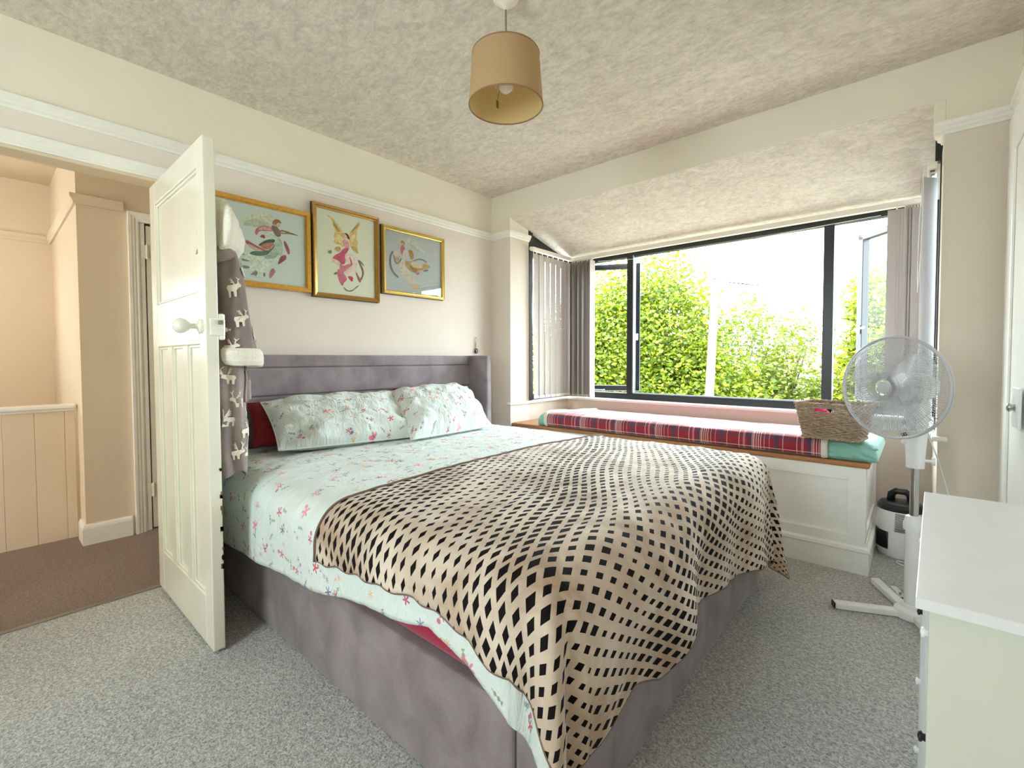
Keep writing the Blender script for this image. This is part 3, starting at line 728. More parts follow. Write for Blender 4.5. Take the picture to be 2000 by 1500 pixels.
pillow('pillow', [(.745, 1.47, .672), (.70, 2.13, .668), (.20, 2.385, .888), (.24, 1.69, .892)], .17, M_floral2, 'floral pillow beside the far wing of the headboard', 4.4, 'floral pillows')
pillow('pillow', [(.30, .86, .665), (.42, 1.50, .665), (.13, 1.66, .86), (.13, .90, .865)], .12, M_redp, 'dark red pillow showing behind the floral pillow nearer the door', 2.2, 'red pillows')
pillow('pillow', [(.40, 1.62, .665), (.40, 2.25, .665), (.13, 2.34, .86), (.13, 1.69, .885)], .12, M_redp, 'crimson pillow peeping up between the two floral pillows', 6.2, 'red pillows')

# ================================================================ PICTURES
ART = {
 'A': [
  ((0.78,0.8,0.68),[(0.924,1.831),(0.966,1.871),(1.017,1.9),(1.069,1.902),(1.088,1.887),(1.082,1.862),(1.065,1.858),(1.046,1.838),(1.016,1.851),(0.995,1.862),(0.966,1.848),(0.923,1.808)]),
  ((0.7,0.74,0.64),[(0.923,1.808),(0.966,1.848),(1.002,1.86),(1.031,1.843),(1.068,1.855),(1.076,1.829),(1.045,1.831),(1.001,1.813),(0.958,1.812)]),
  ((0.68,0.45,0.42),[(0.99,1.78),(0.997,1.805),(1.031,1.831),(1.076,1.829),(1.09,1.809),(1.049,1.802),(1.015,1.797),(1.0,1.767)]),
  ((0.78,0.6,0.56),[(1.001,1.798),(1.031,1.826),(1.068,1.824),(1.083,1.811),(1.045,1.809)]),
  ((0.55,0.33,0.32),[(1.015,1.766),(1.03,1.781),(1.044,1.776),(1.044,1.76),(1.029,1.761)]),
  ((0.74,0.8,0.72),[(1.03,1.792),(1.064,1.805),(1.094,1.798),(1.095,1.77),(1.078,1.759),(1.055,1.762),(1.045,1.78)]),
  ((0.3,0.37,0.32),[(1.008,1.718),(1.037,1.747),(1.067,1.761),(1.097,1.766),(1.093,1.746),(1.074,1.744),(1.036,1.733),(1.014,1.712)]),
  ((0.7,0.47,0.42),[(1.014,1.712),(1.036,1.733),(1.074,1.744),(1.093,1.744),(1.081,1.72),(1.066,1.703),(1.036,1.7)]),
  ((0.64,0.38,0.36),[(0.932,1.729),(0.953,1.735),(0.981,1.721),(1.014,1.708),(1.043,1.697),(1.066,1.697),(1.043,1.688),(0.999,1.686),(0.97,1.7)]),
  ((0.8,0.63,0.58),[(0.956,1.72),(0.992,1.704),(1.035,1.692),(1.013,1.684),(0.984,1.687),(0.956,1.705)]),
  ((0.36,0.46,0.38),[(0.959,1.665),(0.984,1.683),(1.028,1.687),(1.073,1.703),(1.101,1.747),(1.109,1.773),(1.132,1.769),(1.135,1.706),(1.111,1.685),(1.065,1.678),(1.028,1.662),(0.984,1.658)]),
  ((0.68,0.74,0.67),[(1.101,1.763),(1.117,1.786),(1.132,1.753),(1.139,1.706),(1.123,1.667),(1.072,1.655),(1.035,1.655),(1.065,1.686),(1.093,1.722)]),
  ((0.78,0.83,0.75),[(0.91,1.663),(0.962,1.66),(1.013,1.653),(1.065,1.658),(1.127,1.688),(1.11,1.641),(1.095,1.623),(1.057,1.625),(1.064,1.607),(1.034,1.59),(1.041,1.564),(1.025,1.542),(0.996,1.538),(1.004,1.571),(0.982,1.575),(0.946,1.574),(0.915,1.592),(0.954,1.602),(0.965,1.615),(0.916,1.619),(0.948,1.643)]),
  ((0.6,0.67,0.6),[(1.035,1.661),(1.073,1.679),(1.119,1.695),(1.099,1.664),(1.065,1.65),(1.042,1.65)]),
  ((0.5,0.5,0.44),[(0.913,1.663),(0.948,1.654),(0.92,1.653)]),
  ((0.5,0.5,0.44),[(0.916,1.634),(0.976,1.624),(0.93,1.617)]),
  ((0.5,0.5,0.44),[(0.922,1.599),(0.972,1.593),(0.936,1.576)]),
  ((0.5,0.47,0.44),[(0.96,1.545),(0.989,1.576),(1.004,1.571),(0.996,1.546),(0.978,1.555)]),
  ((0.5,0.5,0.46),[(1.026,1.566),(1.041,1.576),(1.04,1.552),(1.033,1.547)]),
  ((0.7,0.48,0.48),[(1.081,1.609),(1.098,1.588),(1.082,1.562),(1.064,1.54),(1.063,1.571)]),
  ((0.5,0.42,0.4),[(1.076,1.829),(1.087,1.844),(1.118,1.83),(1.129,1.801),(1.125,1.784),(1.101,1.783),(1.09,1.805)]),
  ((0.6,0.42,0.26),[(1.084,1.859),(1.095,1.875),(1.119,1.881),(1.134,1.866),(1.126,1.858),(1.118,1.864),(1.103,1.847),(1.087,1.847)]),
  ((0.82,0.68,0.55),[(1.103,1.851),(1.118,1.864),(1.126,1.856),(1.12,1.839),(1.106,1.832)]),
  ((0.55,0.46,0.3),[(1.121,1.819),(1.137,1.828),(1.226,1.814),(1.223,1.809),(1.169,1.811),(1.137,1.802),(1.123,1.807)]),
  ((0.72,0.68,0.5),[(1.125,1.816),(1.157,1.818),(1.145,1.808),(1.129,1.809)]),
  ((0.62,0.36,0.36),[(1.14,1.771),(1.16,1.758),(1.179,1.709),(1.168,1.689),(1.157,1.717)]),
  ((0.6,0.35,0.34),[(1.131,1.681),(1.156,1.689),(1.156,1.665),(1.134,1.645),(1.108,1.625),(1.118,1.655)]),
 ],
 'B': [
  ((0.8,0.7,0.45),[(1.392,1.975),(1.43,1.968),(1.458,1.943),(1.506,1.895),(1.515,1.851),(1.519,1.816),(1.504,1.795),(1.485,1.809),(1.456,1.804),(1.442,1.819),(1.456,1.835),(1.442,1.851),(1.452,1.875),(1.457,1.894),(1.438,1.917),(1.434,1.951)]),
  ((0.66,0.52,0.32),[(1.434,1.956),(1.45,1.933),(1.491,1.887),(1.476,1.884),(1.452,1.902)]),
  ((0.86,0.78,0.56),[(1.457,1.876),(1.495,1.866),(1.51,1.832),(1.48,1.817),(1.456,1.84)]),
  ((0.8,0.7,0.45),[(1.545,1.889),(1.576,1.923),(1.608,1.972),(1.623,1.977),(1.625,1.955),(1.602,1.924),(1.601,1.891),(1.596,1.867),(1.611,1.842),(1.6,1.821),(1.615,1.768),(1.579,1.78),(1.549,1.821)]),
  ((0.66,0.52,0.32),[(1.555,1.896),(1.607,1.962),(1.618,1.96),(1.576,1.909)]),
  ((0.87,0.79,0.58),[(1.555,1.868),(1.591,1.894),(1.591,1.866),(1.565,1.833)]),
  ((0.74,0.62,0.36),[(1.554,1.813),(1.595,1.811),(1.612,1.772),(1.574,1.784)]),
  ((0.72,0.6,0.36),[(1.446,1.78),(1.475,1.799),(1.494,1.784),(1.479,1.759),(1.455,1.768)]),
  ((0.8,0.66,0.55),[(1.5,1.876),(1.52,1.889),(1.535,1.873),(1.535,1.851),(1.515,1.851)]),
  ((0.82,0.66,0.56),[(1.503,1.874),(1.52,1.882),(1.527,1.854),(1.512,1.846)]),
  ((0.38,0.22,0.2),[(1.51,1.887),(1.535,1.887),(1.55,1.867),(1.55,1.849),(1.535,1.855),(1.528,1.877)]),
  ((0.8,0.58,0.56),[(1.5,1.835),(1.52,1.848),(1.544,1.834),(1.549,1.798),(1.533,1.768),(1.514,1.797)]),
  ((0.72,0.34,0.4),[(1.509,1.791),(1.544,1.797),(1.533,1.768),(1.513,1.746),(1.522,1.707),(1.502,1.681),(1.473,1.708),(1.449,1.713),(1.43,1.715),(1.455,1.741),(1.484,1.755)]),
  ((0.86,0.74,0.7),[(1.426,1.714),(1.464,1.711),(1.483,1.696),(1.468,1.671),(1.454,1.687),(1.43,1.692)]),
  ((0.87,0.78,0.74),[(1.513,1.751),(1.538,1.769),(1.573,1.752),(1.599,1.742),(1.603,1.696),(1.572,1.659),(1.531,1.626),(1.511,1.632),(1.532,1.672),(1.552,1.702),(1.522,1.698)]),
  ((0.76,0.46,0.5),[(1.483,1.701),(1.502,1.676),(1.552,1.702),(1.562,1.69),(1.522,1.652),(1.502,1.64),(1.531,1.603),(1.521,1.583),(1.496,1.593),(1.48,1.637)]),
  ((0.74,0.42,0.46),[(1.473,1.663),(1.492,1.62),(1.531,1.593),(1.506,1.576),(1.5,1.548),(1.476,1.577),(1.463,1.634)]),
  ((0.74,0.25,0.33),[(1.531,1.619),(1.572,1.622),(1.566,1.584),(1.546,1.6)]),
  ((0.5,0.36,0.36),[(1.599,1.737),(1.625,1.713),(1.65,1.665),(1.642,1.626),(1.612,1.585),(1.621,1.614),(1.637,1.64),(1.634,1.672),(1.612,1.716)]),
  ((0.5,0.44,0.36),[(1.617,1.571),(1.591,1.55),(1.56,1.523),(1.52,1.523),(1.5,1.548),(1.51,1.545),(1.535,1.527),(1.57,1.538),(1.596,1.564)]),
  ((0.66,0.36,0.4),[(1.543,1.751),(1.568,1.714),(1.562,1.676),(1.553,1.711)]),
  ((0.68,0.38,0.42),[(1.587,1.661),(1.613,1.627),(1.628,1.596),(1.617,1.586),(1.597,1.625)]),
  ((0.45,0.48,0.35),[(1.438,1.622),(1.458,1.638),(1.467,1.626),(1.448,1.614)]),
  ((0.5,0.5,0.38),[(1.403,1.75),(1.427,1.767),(1.431,1.746),(1.417,1.739)]),
  ((0.45,0.48,0.35),[(1.604,1.738),(1.635,1.724),(1.656,1.694),(1.625,1.713)]),
 ],
 'C': [
  ((0.8,0.82,0.75),[(1.918,1.929),(1.937,1.941),(1.96,1.93),(1.96,1.914),(1.936,1.902),(1.922,1.911)]),
  ((0.8,0.83,0.77),[(1.965,1.931),(1.998,1.951),(2.052,1.951),(2.106,1.914),(2.157,1.87),(2.203,1.832),(2.156,1.853),(2.101,1.884),(2.046,1.903),(2.026,1.887),(2.002,1.875),(1.978,1.894)]),
  ((0.7,0.76,0.72),[(2.007,1.907),(2.056,1.905),(2.106,1.869),(2.085,1.866),(2.026,1.887)]),
  ((0.74,0.8,0.76),[(1.863,1.9),(1.876,1.876),(1.889,1.855),(1.871,1.859),(1.858,1.876)]),
  ((0.72,0.55,0.3),[(1.932,1.913),(1.955,1.925),(1.974,1.909),(1.964,1.888),(1.945,1.884)]),
  ((0.84,0.68,0.58),[(1.938,1.902),(1.955,1.909),(1.959,1.891),(1.943,1.886)]),
  ((0.76,0.4,0.45),[(1.936,1.883),(1.964,1.888),(1.973,1.862),(1.959,1.828),(1.94,1.825),(1.931,1.851)]),
  ((0.86,0.8,0.74),[(1.875,1.83),(1.903,1.85),(1.935,1.852),(1.94,1.825),(1.912,1.805),(1.884,1.808)]),
  ((0.86,0.8,0.76),[(1.959,1.86),(1.992,1.858),(2.002,1.828),(1.982,1.797),(1.954,1.796),(1.949,1.823)]),
  ((0.66,0.52,0.25),[(1.997,1.866),(2.036,1.869),(2.048,1.835),(2.04,1.802),(2.016,1.802),(2.007,1.836)]),
  ((0.78,0.55,0.42),[(1.968,1.791),(2.006,1.781),(2.055,1.805),(2.035,1.786),(2.006,1.773)]),
  ((0.84,0.8,0.72),[(1.925,1.788),(1.968,1.791),(1.986,1.739),(2.024,1.697),(2.083,1.636),(2.023,1.605),(1.976,1.651),(1.929,1.676),(1.915,1.736)]),
  ((0.74,0.6,0.3),[(1.968,1.787),(2.006,1.773),(2.054,1.745),(2.119,1.754),(2.125,1.791),(2.187,1.785),(2.197,1.77),(2.13,1.743),(2.084,1.729),(2.064,1.706),(2.015,1.719),(1.977,1.745)]),
  ((0.6,0.44,0.2),[(2.006,1.765),(2.044,1.743),(2.084,1.741),(2.054,1.709),(2.015,1.739)]),
  ((0.86,0.8,0.62),[(2.006,1.781),(2.055,1.789),(2.104,1.768),(2.13,1.788),(2.119,1.75),(2.054,1.749)]),
  ((0.75,0.62,0.4),[(1.88,1.807),(1.912,1.789),(1.93,1.816),(1.911,1.747),(1.888,1.747)]),
  ((0.45,0.46,0.47),[(1.866,1.839),(1.846,1.802),(1.838,1.755),(1.851,1.704),(1.878,1.673),(1.91,1.654),(1.919,1.667),(1.887,1.686),(1.865,1.713),(1.854,1.757),(1.859,1.8),(1.878,1.83)]),
  ((0.45,0.46,0.47),[(1.871,1.813),(1.879,1.777),(1.902,1.749),(1.925,1.761),(1.944,1.795),(1.935,1.797),(1.918,1.763),(1.902,1.761),(1.886,1.782),(1.877,1.811)]),
  ((0.47,0.48,0.49),[(2.035,1.794),(2.085,1.819),(2.13,1.821),(2.166,1.806),(2.156,1.796),(2.125,1.812),(2.085,1.809),(2.05,1.792)]),
  ((0.47,0.46,0.46),[(2.124,1.735),(2.155,1.751),(2.181,1.751),(2.166,1.736),(2.135,1.73)]),
  ((0.76,0.45,0.45),[(2.054,1.705),(2.104,1.728),(2.084,1.697)]),
  ((0.8,0.72,0.55),[(2.014,1.62),(2.093,1.637),(2.103,1.614),(2.062,1.59),(2.023,1.601)]),
 ],
}

def picture(label, y0, y1, z0, z1, fw, fm, cloth, art, glass, prof):
    t = thing('framed_picture', (0, (y0 + y1) / 2, z0), label, 'picture', 'framed embroideries above the headboard')
    mb = MB()
    path = [((.004, y0, z0), (0, 1, 1)), ((.004, y0, z1), (0, 1, -1)), ((.004, y1, z1), (0, -1, -1)), ((.004, y1, z0), (0, -1, 1)), ((.004, y0, z0), (0, 1, 1))]
    mb.sweep([(a, b) for a, b in prof], [(p, s_, (1, 0, 0)) for p, s_ in path], cap=False)
    mb.build('frame', fm, t)
    if fw < .028:
        MB().box(.0030, .012, y0 - .003, y1 + .003, z0 - .003, z1 + .003).build('frame_back', M_fdark, t)
    MB().box(.003, .016, y0 + fw * .6, y1 - fw * .6, z0 + fw * .6, z1 - fw * .6).build('mounted_cloth', cloth, t)
    mats = []; mb = MB()
    for i, (c, poly) in enumerate(ART[art]):
        mm = stitch(c)
        if mm not in mats: mats.append(mm)
        x = .0165 + i * .00006; n = len(poly); cl = max(n, 3)
        poly = [(min(max(y, y0 + fw), y1 - fw), min(max(z, z0 + fw), z1 - fw)) for y, z in poly]
        # smooth the outline so the stitched shapes curve
        sm = []
        for k in range(n):
            a, b = poly[k], poly[(k + 1) % n]; sm += [(a[0] * .75 + b[0] * .25, a[1] * .75 + b[1] * .25), (a[0] * .25 + b[0] * .75, a[1] * .25 + b[1] * .75)]
        mb.add([(x, y, z) for y, z in sm], [tuple(range(len(sm)))], mats.index(mm))
    mb.build('embroidery', mats, t, fixn=False)
    if glass: MB().box(.0215, .0235, y0 + fw * .8, y1 - fw * .8, z0 + fw * .8, z1 - fw * .8).build('glass', M_pglass, t)
    return t
picture('gilt framed embroidery of a winged flute player, partly behind the robe', .745, 1.296, 1.488, 1.958, .031, M_gold1, M_aidaA, 'A', False,
        [(0, 0), (0, .020), (.003, .027), (.024, .025), (.026, .018), (.031, .018), (.031, 0)])
picture('tall bronze framed embroidery of a winged figure in rose robes, middle of the three', 1.308, 1.755, 1.472, 2.030, .026, M_gold2, M_aidaB, 'B', False,
        [(0, 0), (0, .028), (.005, .034), (.014, .030), (.018, .022), (.026, .020), (.026, 0)])
picture('glazed bright gilt embroidery of a golden winged figure, nearest the window', 1.782, 2.318, 1.540, 1.998, .024, M_gold3, M_aidaC, 'C', True,
        [(0, 0), (0, .026), (.003, .034), (.009, .036), (.012, .030), (.016, .030), (.019, .024), (.024, .022), (.024, 0)])

# keys hanging on the wall by the wing of the headboard
k = thing('hanging_keys', (.006, 2.67, 1.27), 'small ring of keys hanging on the wall above the headboard wing', 'keys')
kb = MB(); kb.tube([(.012, 2.67 + .014 * math.sin(t), 1.245 + .022 * math.cos(t)) for t in np.linspace(0, 2 * PI, 25)[:-1]], .0016, 6, closed=True); kb.build('wire_loop', M_steel, k, smooth=True)
MB().tube([(0, 2.67, 1.268), (.016, 2.67, 1.268), (.018, 2.67, 1.274)], .002, 6).build('nail', M_steel, k)
MB().box(.010, .014, 2.666, 2.674, 1.175, 1.225).box(.010, .014, 2.672, 2.678, 1.195, 1.222).build('key', M_brass, k, bevel=.001)
MB().tube([(.012, 2.67 + .017 * math.sin(t), 1.160 + .018 * math.cos(t)) for t in np.linspace(0, 2 * PI, 25)[:-1]], .0035, 6, closed=True).box(.008, .014, 2.664, 2.682, 1.150, 1.166).build('key_fob', M_dark, k, smooth=False)

# ================================================================ CEILING LAMP
LX, LY = 1.553, 1.32
lamp = thing('pendant_lamp', (LX, LY, H), 'tan drum shade pendant lamp hanging from the textured ceiling', 'lamp')
MB().lathe([(.052, H), (.052, H - .008), (.046, H - .022), (.026, H - .040), (.010, H - .050), (.006, H - .058)], (LX, LY, 0), 32).build('ceiling_rose', M_plasc, lamp, smooth=True)
MB().tube([(LX, LY, H - .05), (LX + .001, LY, 2.30), (LX, LY, 2.17)], .0035, 8).build('cord', plain('taupe flex', (150, 128, 108), .6), lamp, smooth=True)
sh = MB(); rb, rt, zb, zt = .139, .1255, 2.043, 2.228
sh.lathe([(rb, zb), (rt, zt)], (LX, LY, 0), 72, capb=False, capt=False); shade = sh.build('lamp_shade', M_shade, lamp, smooth=True)
MB().lathe([(rb - .002, zb), (rt - .002, zt)], (LX, LY, 0), 72, capb=False, capt=False).build('shade_lining', M_shadein, shade, smooth=True)
M_trim = plain('brown shade binding', (150, 116, 78), .7)
for r_, z_ in ((rb - .001, zb), (rt - .001, zt)): MB().tube([(LX + r_ * math.cos(t), LY + r_ * math.sin(t), z_) for t in np.linspace(0, 2 * PI, 73)[:-1]], .0028, 6, closed=True).build('binding', M_trim, shade, smooth=True)
sp = MB()
for i in range(3):
    t = i * 2 * PI / 3 + .6; sp.tube([(LX + .02 * math.cos(t), LY + .02 * math.sin(t), 2.150), (LX + .10 * math.cos(t), LY + .10 * math.sin(t), 2.150), (LX + (rt - .002) * math.cos(t), LY + (rt - .002) * math.sin(t), zt - .004)], .0018, 6)
sp.tube([(LX + .021 * math.cos(t), LY + .021 * math.sin(t), 2.150) for t in np.linspace(0, 2 * PI, 21)[:-1]], .002, 6, closed=True); sp.build('spider_ring', M_plasc, lamp, smooth=True)
MB().lathe([(.014, 2.225), (.019, 2.215), (.019, 2.175), (.017, 2.165)], (LX, LY, 0), 20).build('lamp_holder', M_plasc, lamp, smooth=True)
MB().lathe([(.012, 2.170), (.016, 2.158), (.028, 2.135), (.030, 2.120), (.024, 2.100), (.010, 2.090), (0, 2.088)], (LX, LY, 0), 24, capt=False).build('bulb', plain('opal bulb glass', (240, 236, 226), .2), lamp, smooth=True)
MB().box(LX - .045, LX - .043, LY - .006, LY + .006, 2.050, 2.078).tube([(LX - .044, LY, 2.078), (LX - .02, LY, 2.150)], .001, 5).build('care_tag', plain('brown paper tag', (120, 96, 60), .8), lamp)

# ================================================================ THE ROBE on the back of the door
robe = thing('dressing_gown', (.60, .60, 1.72), 'grey brown fleece dressing gown with cream hood and antlered animal print hanging behind the door', 'robe')
# y reach of the robe from the door, by height
YR = [(.60, .118), (.66, .128), (.78, .135), (.92, .122), (1.02, .126), (1.15, .118), (1.30, .112), (1.42, .100), (1.56, .085), (1.70, .05)]
def body(u, z):
    """u along the visible outline from the hidden edge at the door round to the door again"""
    t = u * PI; d = interp(z, YR); wx = lerp(.24, .13, smooth01((z - 1.0) / .65)); cx_ = .54 + .0 * z
    amp = lerp(1.0, .35, smooth01((z - .9) / .6))
    f = 1 + amp * (.20 * math.cos(t * 9 + z * 1.2) + .08 * math.cos(t * 19 + z * 3))
    x = cx_ + wx * math.cos(t) * (1 + .05 * amp * math.cos(t * 13 + z * 2)); yy = .582 + d * (max(0, math.sin(t)) ** .55) * (.80 + .2 * f) * (.93 + .07 * f)
    return Vector((x, yy + .006 * nz(x * 20, z * 9), z))
mb = MB(); mb.grid(lambda u, v: body(u, lerp(1.60, .645 + .018 * math.sin(u * 18), v)), 150, 90); mb.build('robe_body', M_robe, robe, smooth=True, solid=.004, fixn=False)
mb = MB(); mb.grid(lambda u, v: Vector((.60 + .045 * u + .018 * math.sin(v * 5) + .10 * (1 - v) * .3, .590 + .040 * math.sin(u * PI) + .010 * math.sin(v * 9), lerp(1.50, .64, v))), 14, 60); mb.build('front_lining', M_robe2, robe, smooth=True, solid=.003)
def tubef(path, n=26, m=60, folds=.12, fk=3):
    pts = [Vector(p[:3]) for p in path]; rad = [p[3] for p in path]; rad2 = [p[4] if len(p) > 4 else p[3] for p in path]
    K = len(pts) - 1
    def f(u, v):
        s = v * K; i = min(int(s), K - 1); q = s - i
        p = pts[i].lerp(pts[i + 1], smooth01(q) * .5 + q * .5); r = lerp(rad[i], rad[i + 1], q); r2 = lerp(rad2[i], rad2[i + 1], q)
        an = u * 2 * PI; w = 1 + folds * math.sin(an * fk + v * 2.2) + folds * .5 * math.sin(an * 7 + v * 5)
        return Vector((p.x + r * math.cos(an) * w, p.y + r2 * math.sin(an) * w, p.z + .004 * math.sin(an * 2) - (.10 * r * math.sin(an) if folds < .05 else 0)))
    return f
SL = [(.700, .636, 1.50, .045, .034), (.712, .645, 1.40, .055, .046), (.722, .652, 1.28, .062, .052), (.730, .660, 1.18, .066, .058), (.735, .664, 1.10, .070, .064)]
sf = tubef(SL, folds=.07)
mb = MB(); mb.grid(sf, 40, 50, cu=True); mb.build('sleeve', M_robe, robe, smooth=True, fixn=True)
CU = [(.735, .662, 1.134, .062, .054), (.736, .664, 1.136, .076, .070), (.736, .665, 1.126, .086, .080), (.737, .666, 1.106, .090, .084), (.738, .667, 1.084, .087, .083), (.739, .668, 1.070, .078, .074), (.738, .668, 1.068, .066, .060), (.737, .667, 1.080, .056, .050)]
mb = MB(); mb.grid(tubef(CU, folds=.03), 40, 30, cu=True); mb.build('cuff', M_sherpa, robe, smooth=True)
# second sleeve hanging behind, only its edge shows under the cuff
mb = MB(); mb.grid(tubef([(.69, .672, 1.10, .03, .02), (.70, .690, 1.0, .036, .024), (.70, .694, .93, .032, .02)], folds=.08), 24, 20, cu=True); mb.build('belt_end', M_robe, robe, smooth=True)
# hood: cream pile with soft folds, grey outer underneath
HD = [(.64, .600, 1.705, .02, .012), (.65, .606, 1.700, .08, .036), (.665, .614, 1.66, .11, .054), (.675, .620, 1.62, .12, .066), (.68, .624, 1.57, .115, .072), (.68, .622, 1.52, .10, .064), (.675, .618, 1.49, .07, .050), (.67, .612, 1.475, .03, .02)]
mb = MB(); mb.grid(tubef(HD, folds=.17, fk=4), 48, 60, cu=True); mb.build('hood_lining', M_sherpa, robe, smooth=True)
HO = [(.675, .606, 1.52, .09, .052), (.675, .612, 1.495, .105, .062), (.67, .612, 1.470, .085, .052), (.665, .606, 1.455, .03, .02)]
mb = MB(); mb.grid(tubef(HO, folds=.06), 40, 20, cu=True); mb.build('hood', M_robe, robe, smooth=True)
MB().box(.62, .66, .575, .580, 1.72, 1.78).tube([(.64, .58, 1.74), (.64, .605, 1.735), (.64, .612, 1.755)], .005, 8).build('door_hook', M_steel, d1)
# pocket
def surf(px_, z, o):
    """point on the robe's outward face at arc parameter px_ (0..1)"""
    p = body(px_, z); q = body(px_ + .004, z); t = (q - p).normalized(); n = Vector((-t.y, t.x, 0)) * -1
    if n.y < 0 and n.x < 0: n = -n
    if (p - Vector((.5, .5, z))).dot(n) < 0: n = -n
    return p + n * o
mb = MB(); mb.grid(lambda u, v: surf(lerp(.16, .29, u), lerp(1.05, .925, v), .010 + .004 * math.sin(u * PI)), 12, 12); mb.build('pocket', M_robe, robe, smooth=True, solid=.006)
# antlered animal print: body, legs, head, antlers as flat patches following the cloth
MO = [[(-.030, .004), (-.026, .016), (0, .018), (.018, .020), (.034, .026), (.044, .016), (.042, .008), (.028, .006), (.016, -.004), (.014, -.026), (.005, -.026), (.003, -.008), (-.010, -.006), (-.012, -.028), (-.022, -.028), (-.024, -.006)]]
AL = [((.026, .024), (.030, .050)), ((.030, .040), (.042, .056)), ((.030, .048), (.022, .062)), ((.010, .020), (-.004, .060)), ((.004, .034), (-.010, .040)), ((0, .044), (-.014, .052)), ((.006, .028), (-.008, .030))]
def moose(f, sc=1.0, flip=1):
    res = MB()
    polys = [p for p in MO]
    for a, b in AL:
        a, b = Vector(a), Vector(b); n = (b - a).normalized().orthogonal() if False else Vector((-(b - a).y, (b - a).x)).normalized() * .0028
        polys.append([tuple(a - n), tuple(a + n), tuple(b + n * .3), tuple(b - n * .3)])
    for p in polys:
        vs = [f(x * sc * flip, z * sc) for x, z in p]; res.add(vs, [tuple(range(len(vs)))])
    return res
allm = MB()
def mooseb(pu, z0, sc=1.0, flip=1):
    def f(x, dz):
        # arc length per unit u is about .45 m
        return surf(pu - x / .50, z0 + dz, .0055)
    moose(f, sc, flip).build('animal_print', M_moose, robe, solid=.002, fixn=False)
def mooses(an0, v0, sc=1.0, flip=1):
    def f(x, dz):
        v = v0 - dz / .40; u = an0 + x / .36; p = sf(u, v); c = sf(u + .5, v); d = (p - c); d.z = 0; return p + d.normalized() * .005
    moose(f, sc, flip).build('animal_print', M_moose, robe, solid=.002, fixn=False)
for a_, v_, fl in ((.955, .34, 1), (.99, .60, 1), (.17, .16, 1), (.20, .76, -1), (.87, .88, 1)): mooses(a_, v_, .72, fl)
for u_, z_, fl in ((.10, .93, 1), (.24, .885, 1), (.15, .81, -1), (.31, .79, 1), (.07, .73, -1), (.20, .71, 1), (.34, .93, 1), (.04, 1.02, 1), (.36, .69, 1), (.02, .86, 1)): mooseb(u_, z_, .75, fl)

# ================================================================ WINDOW SEAT
seat = thing('window_seat', (1.38, 3.28, 0), 'white panelled storage bench built into the bay with an oak lid', 'bench')
SX0, SX1, SY0, SY1 = .212, 2.556, 2.902, 3.695
MB().box(SX0, SX1 - .012, SY0 + .012, SY1, .0, .535).build('carcass', M_seatp, seat)
for b in ((SX0, .29), (1.32, 1.41), (SX1 - .075, SX1)): boxo('stile', b[0], b[1], SY0 - .008, SY0 + .014, .13, .538, M_seatp, seat, .002)
boxo('top_rail', SX0, SX1, SY0 - .0075, SY0 + .0145, .470, .538, M_seatp, seat, .002)
boxo('bottom_rail', SX0, SX1, SY0 - .0075, SY0 + .0145, .13, .19, M_seatp, seat, .002)
boxo('side_stile', SX1 - .014, SX1, SY0 + .0145, SY0 + .075, .13, .538, M_seatp, seat, .002); boxo('side_stile', SX1 - .014, SX1, SY1 - .075, SY1, .13, .538, M_seatp, seat, .002)
boxo('side_rail', SX1 - .014, SX1 - .0005, SY0 + .015, SY1, .470, .538, M_seatp, seat, .002); boxo('side_rail', SX1 - .014, SX1 - .0005, SY0 + .015, SY1, .13, .19, M_seatp, seat, .002)
mb = MB(); PP = [(0, 0), (.016, 0), (.016, .108), (.022, .116), (.020, .130), (.008, .140), (.004, .152), (0, .152)]
mb.sweep(PP, [((SX0, SY0, 0), (0, -1, 0), (0, 0, 1)), ((SX1, SY0, 0), (1, -1, 0), (0, 0, 1)), ((SX1, SY1, 0), (1, 0, 0), (0, 0, 1))])
mb.build('plinth', M_seatp, seat)
MB().box(SX0, SX1 + .012, SY0 - .020, SY1, .540, .566).build('lid', M_oak, seat, bevel=.006, segs=3)

# seat cushion in a mint sheet
CX0, CX1, CY0, CY1, CZ0 = .46, 2.60, 2.895, 3.675, .568
def csec(t, o=0.0):
    """cross-section of the cushion, t 0..1 from the lower front round the top to the lower back; returns y, z, arclength"""
    y0, y1, zf, zb, R = CY0 - o, CY1, .664 + o, .628 + o, .042
    pts = [(y0 + .022, CZ0), (y0 + .004, CZ0 + .016), (y0, CZ0 + .04), (y0 + .002, zf - .030), (y0 + .014, zf - .010), (y0 + .036, zf), (y0 + .10, zf + .002), (y0 + .3, lerp(zf, zb, .4)), (y0 + .55, lerp(zf, zb, .75)), (y1 - .05, zb), (y1 - .012, zb - .012), (y1, zb - .03), (y1, CZ0)]
    K = len(pts) - 1; s = t * K; i = min(int(s), K - 1); q = s - i
    L = 0
    for a, b in zip(pts[:i], pts[1:i + 1]): L += math.hypot(b[0] - a[0], b[1] - a[1])
    a, b = pts[i], pts[i + 1]; L += q * math.hypot(b[0] - a[0], b[1] - a[1])
    return lerp(a[0], b[0], q), lerp(a[1], b[1], q), L
cush = thing('bench_cushion', (1.5, 3.28, CZ0), 'long seat cushion in a mint green sheet along the window bench', 'cushion')
def cf(u, v):
    x = lerp(CX0, CX1, u); y, z, L = csec(v)
    e = min(1, min(u, 1 - u) * (CX1 - CX0) / .05); e = math.sqrt(max(0, 1 - (1 - e) ** 2))
    z = CZ0 + (z - CZ0) * (.12 + .88 * e); yc = (CY0 + CY1) / 2; y = yc + (y - yc) * (.93 + .07 * e)
    if x > 2.3 and v < .5: z += .004 * math.sin((x * 60 + z * 200)) * (1 if v > .1 else 0); y -= .003 * math.sin(x * 90 + z * 160)
    return (x, y, z)
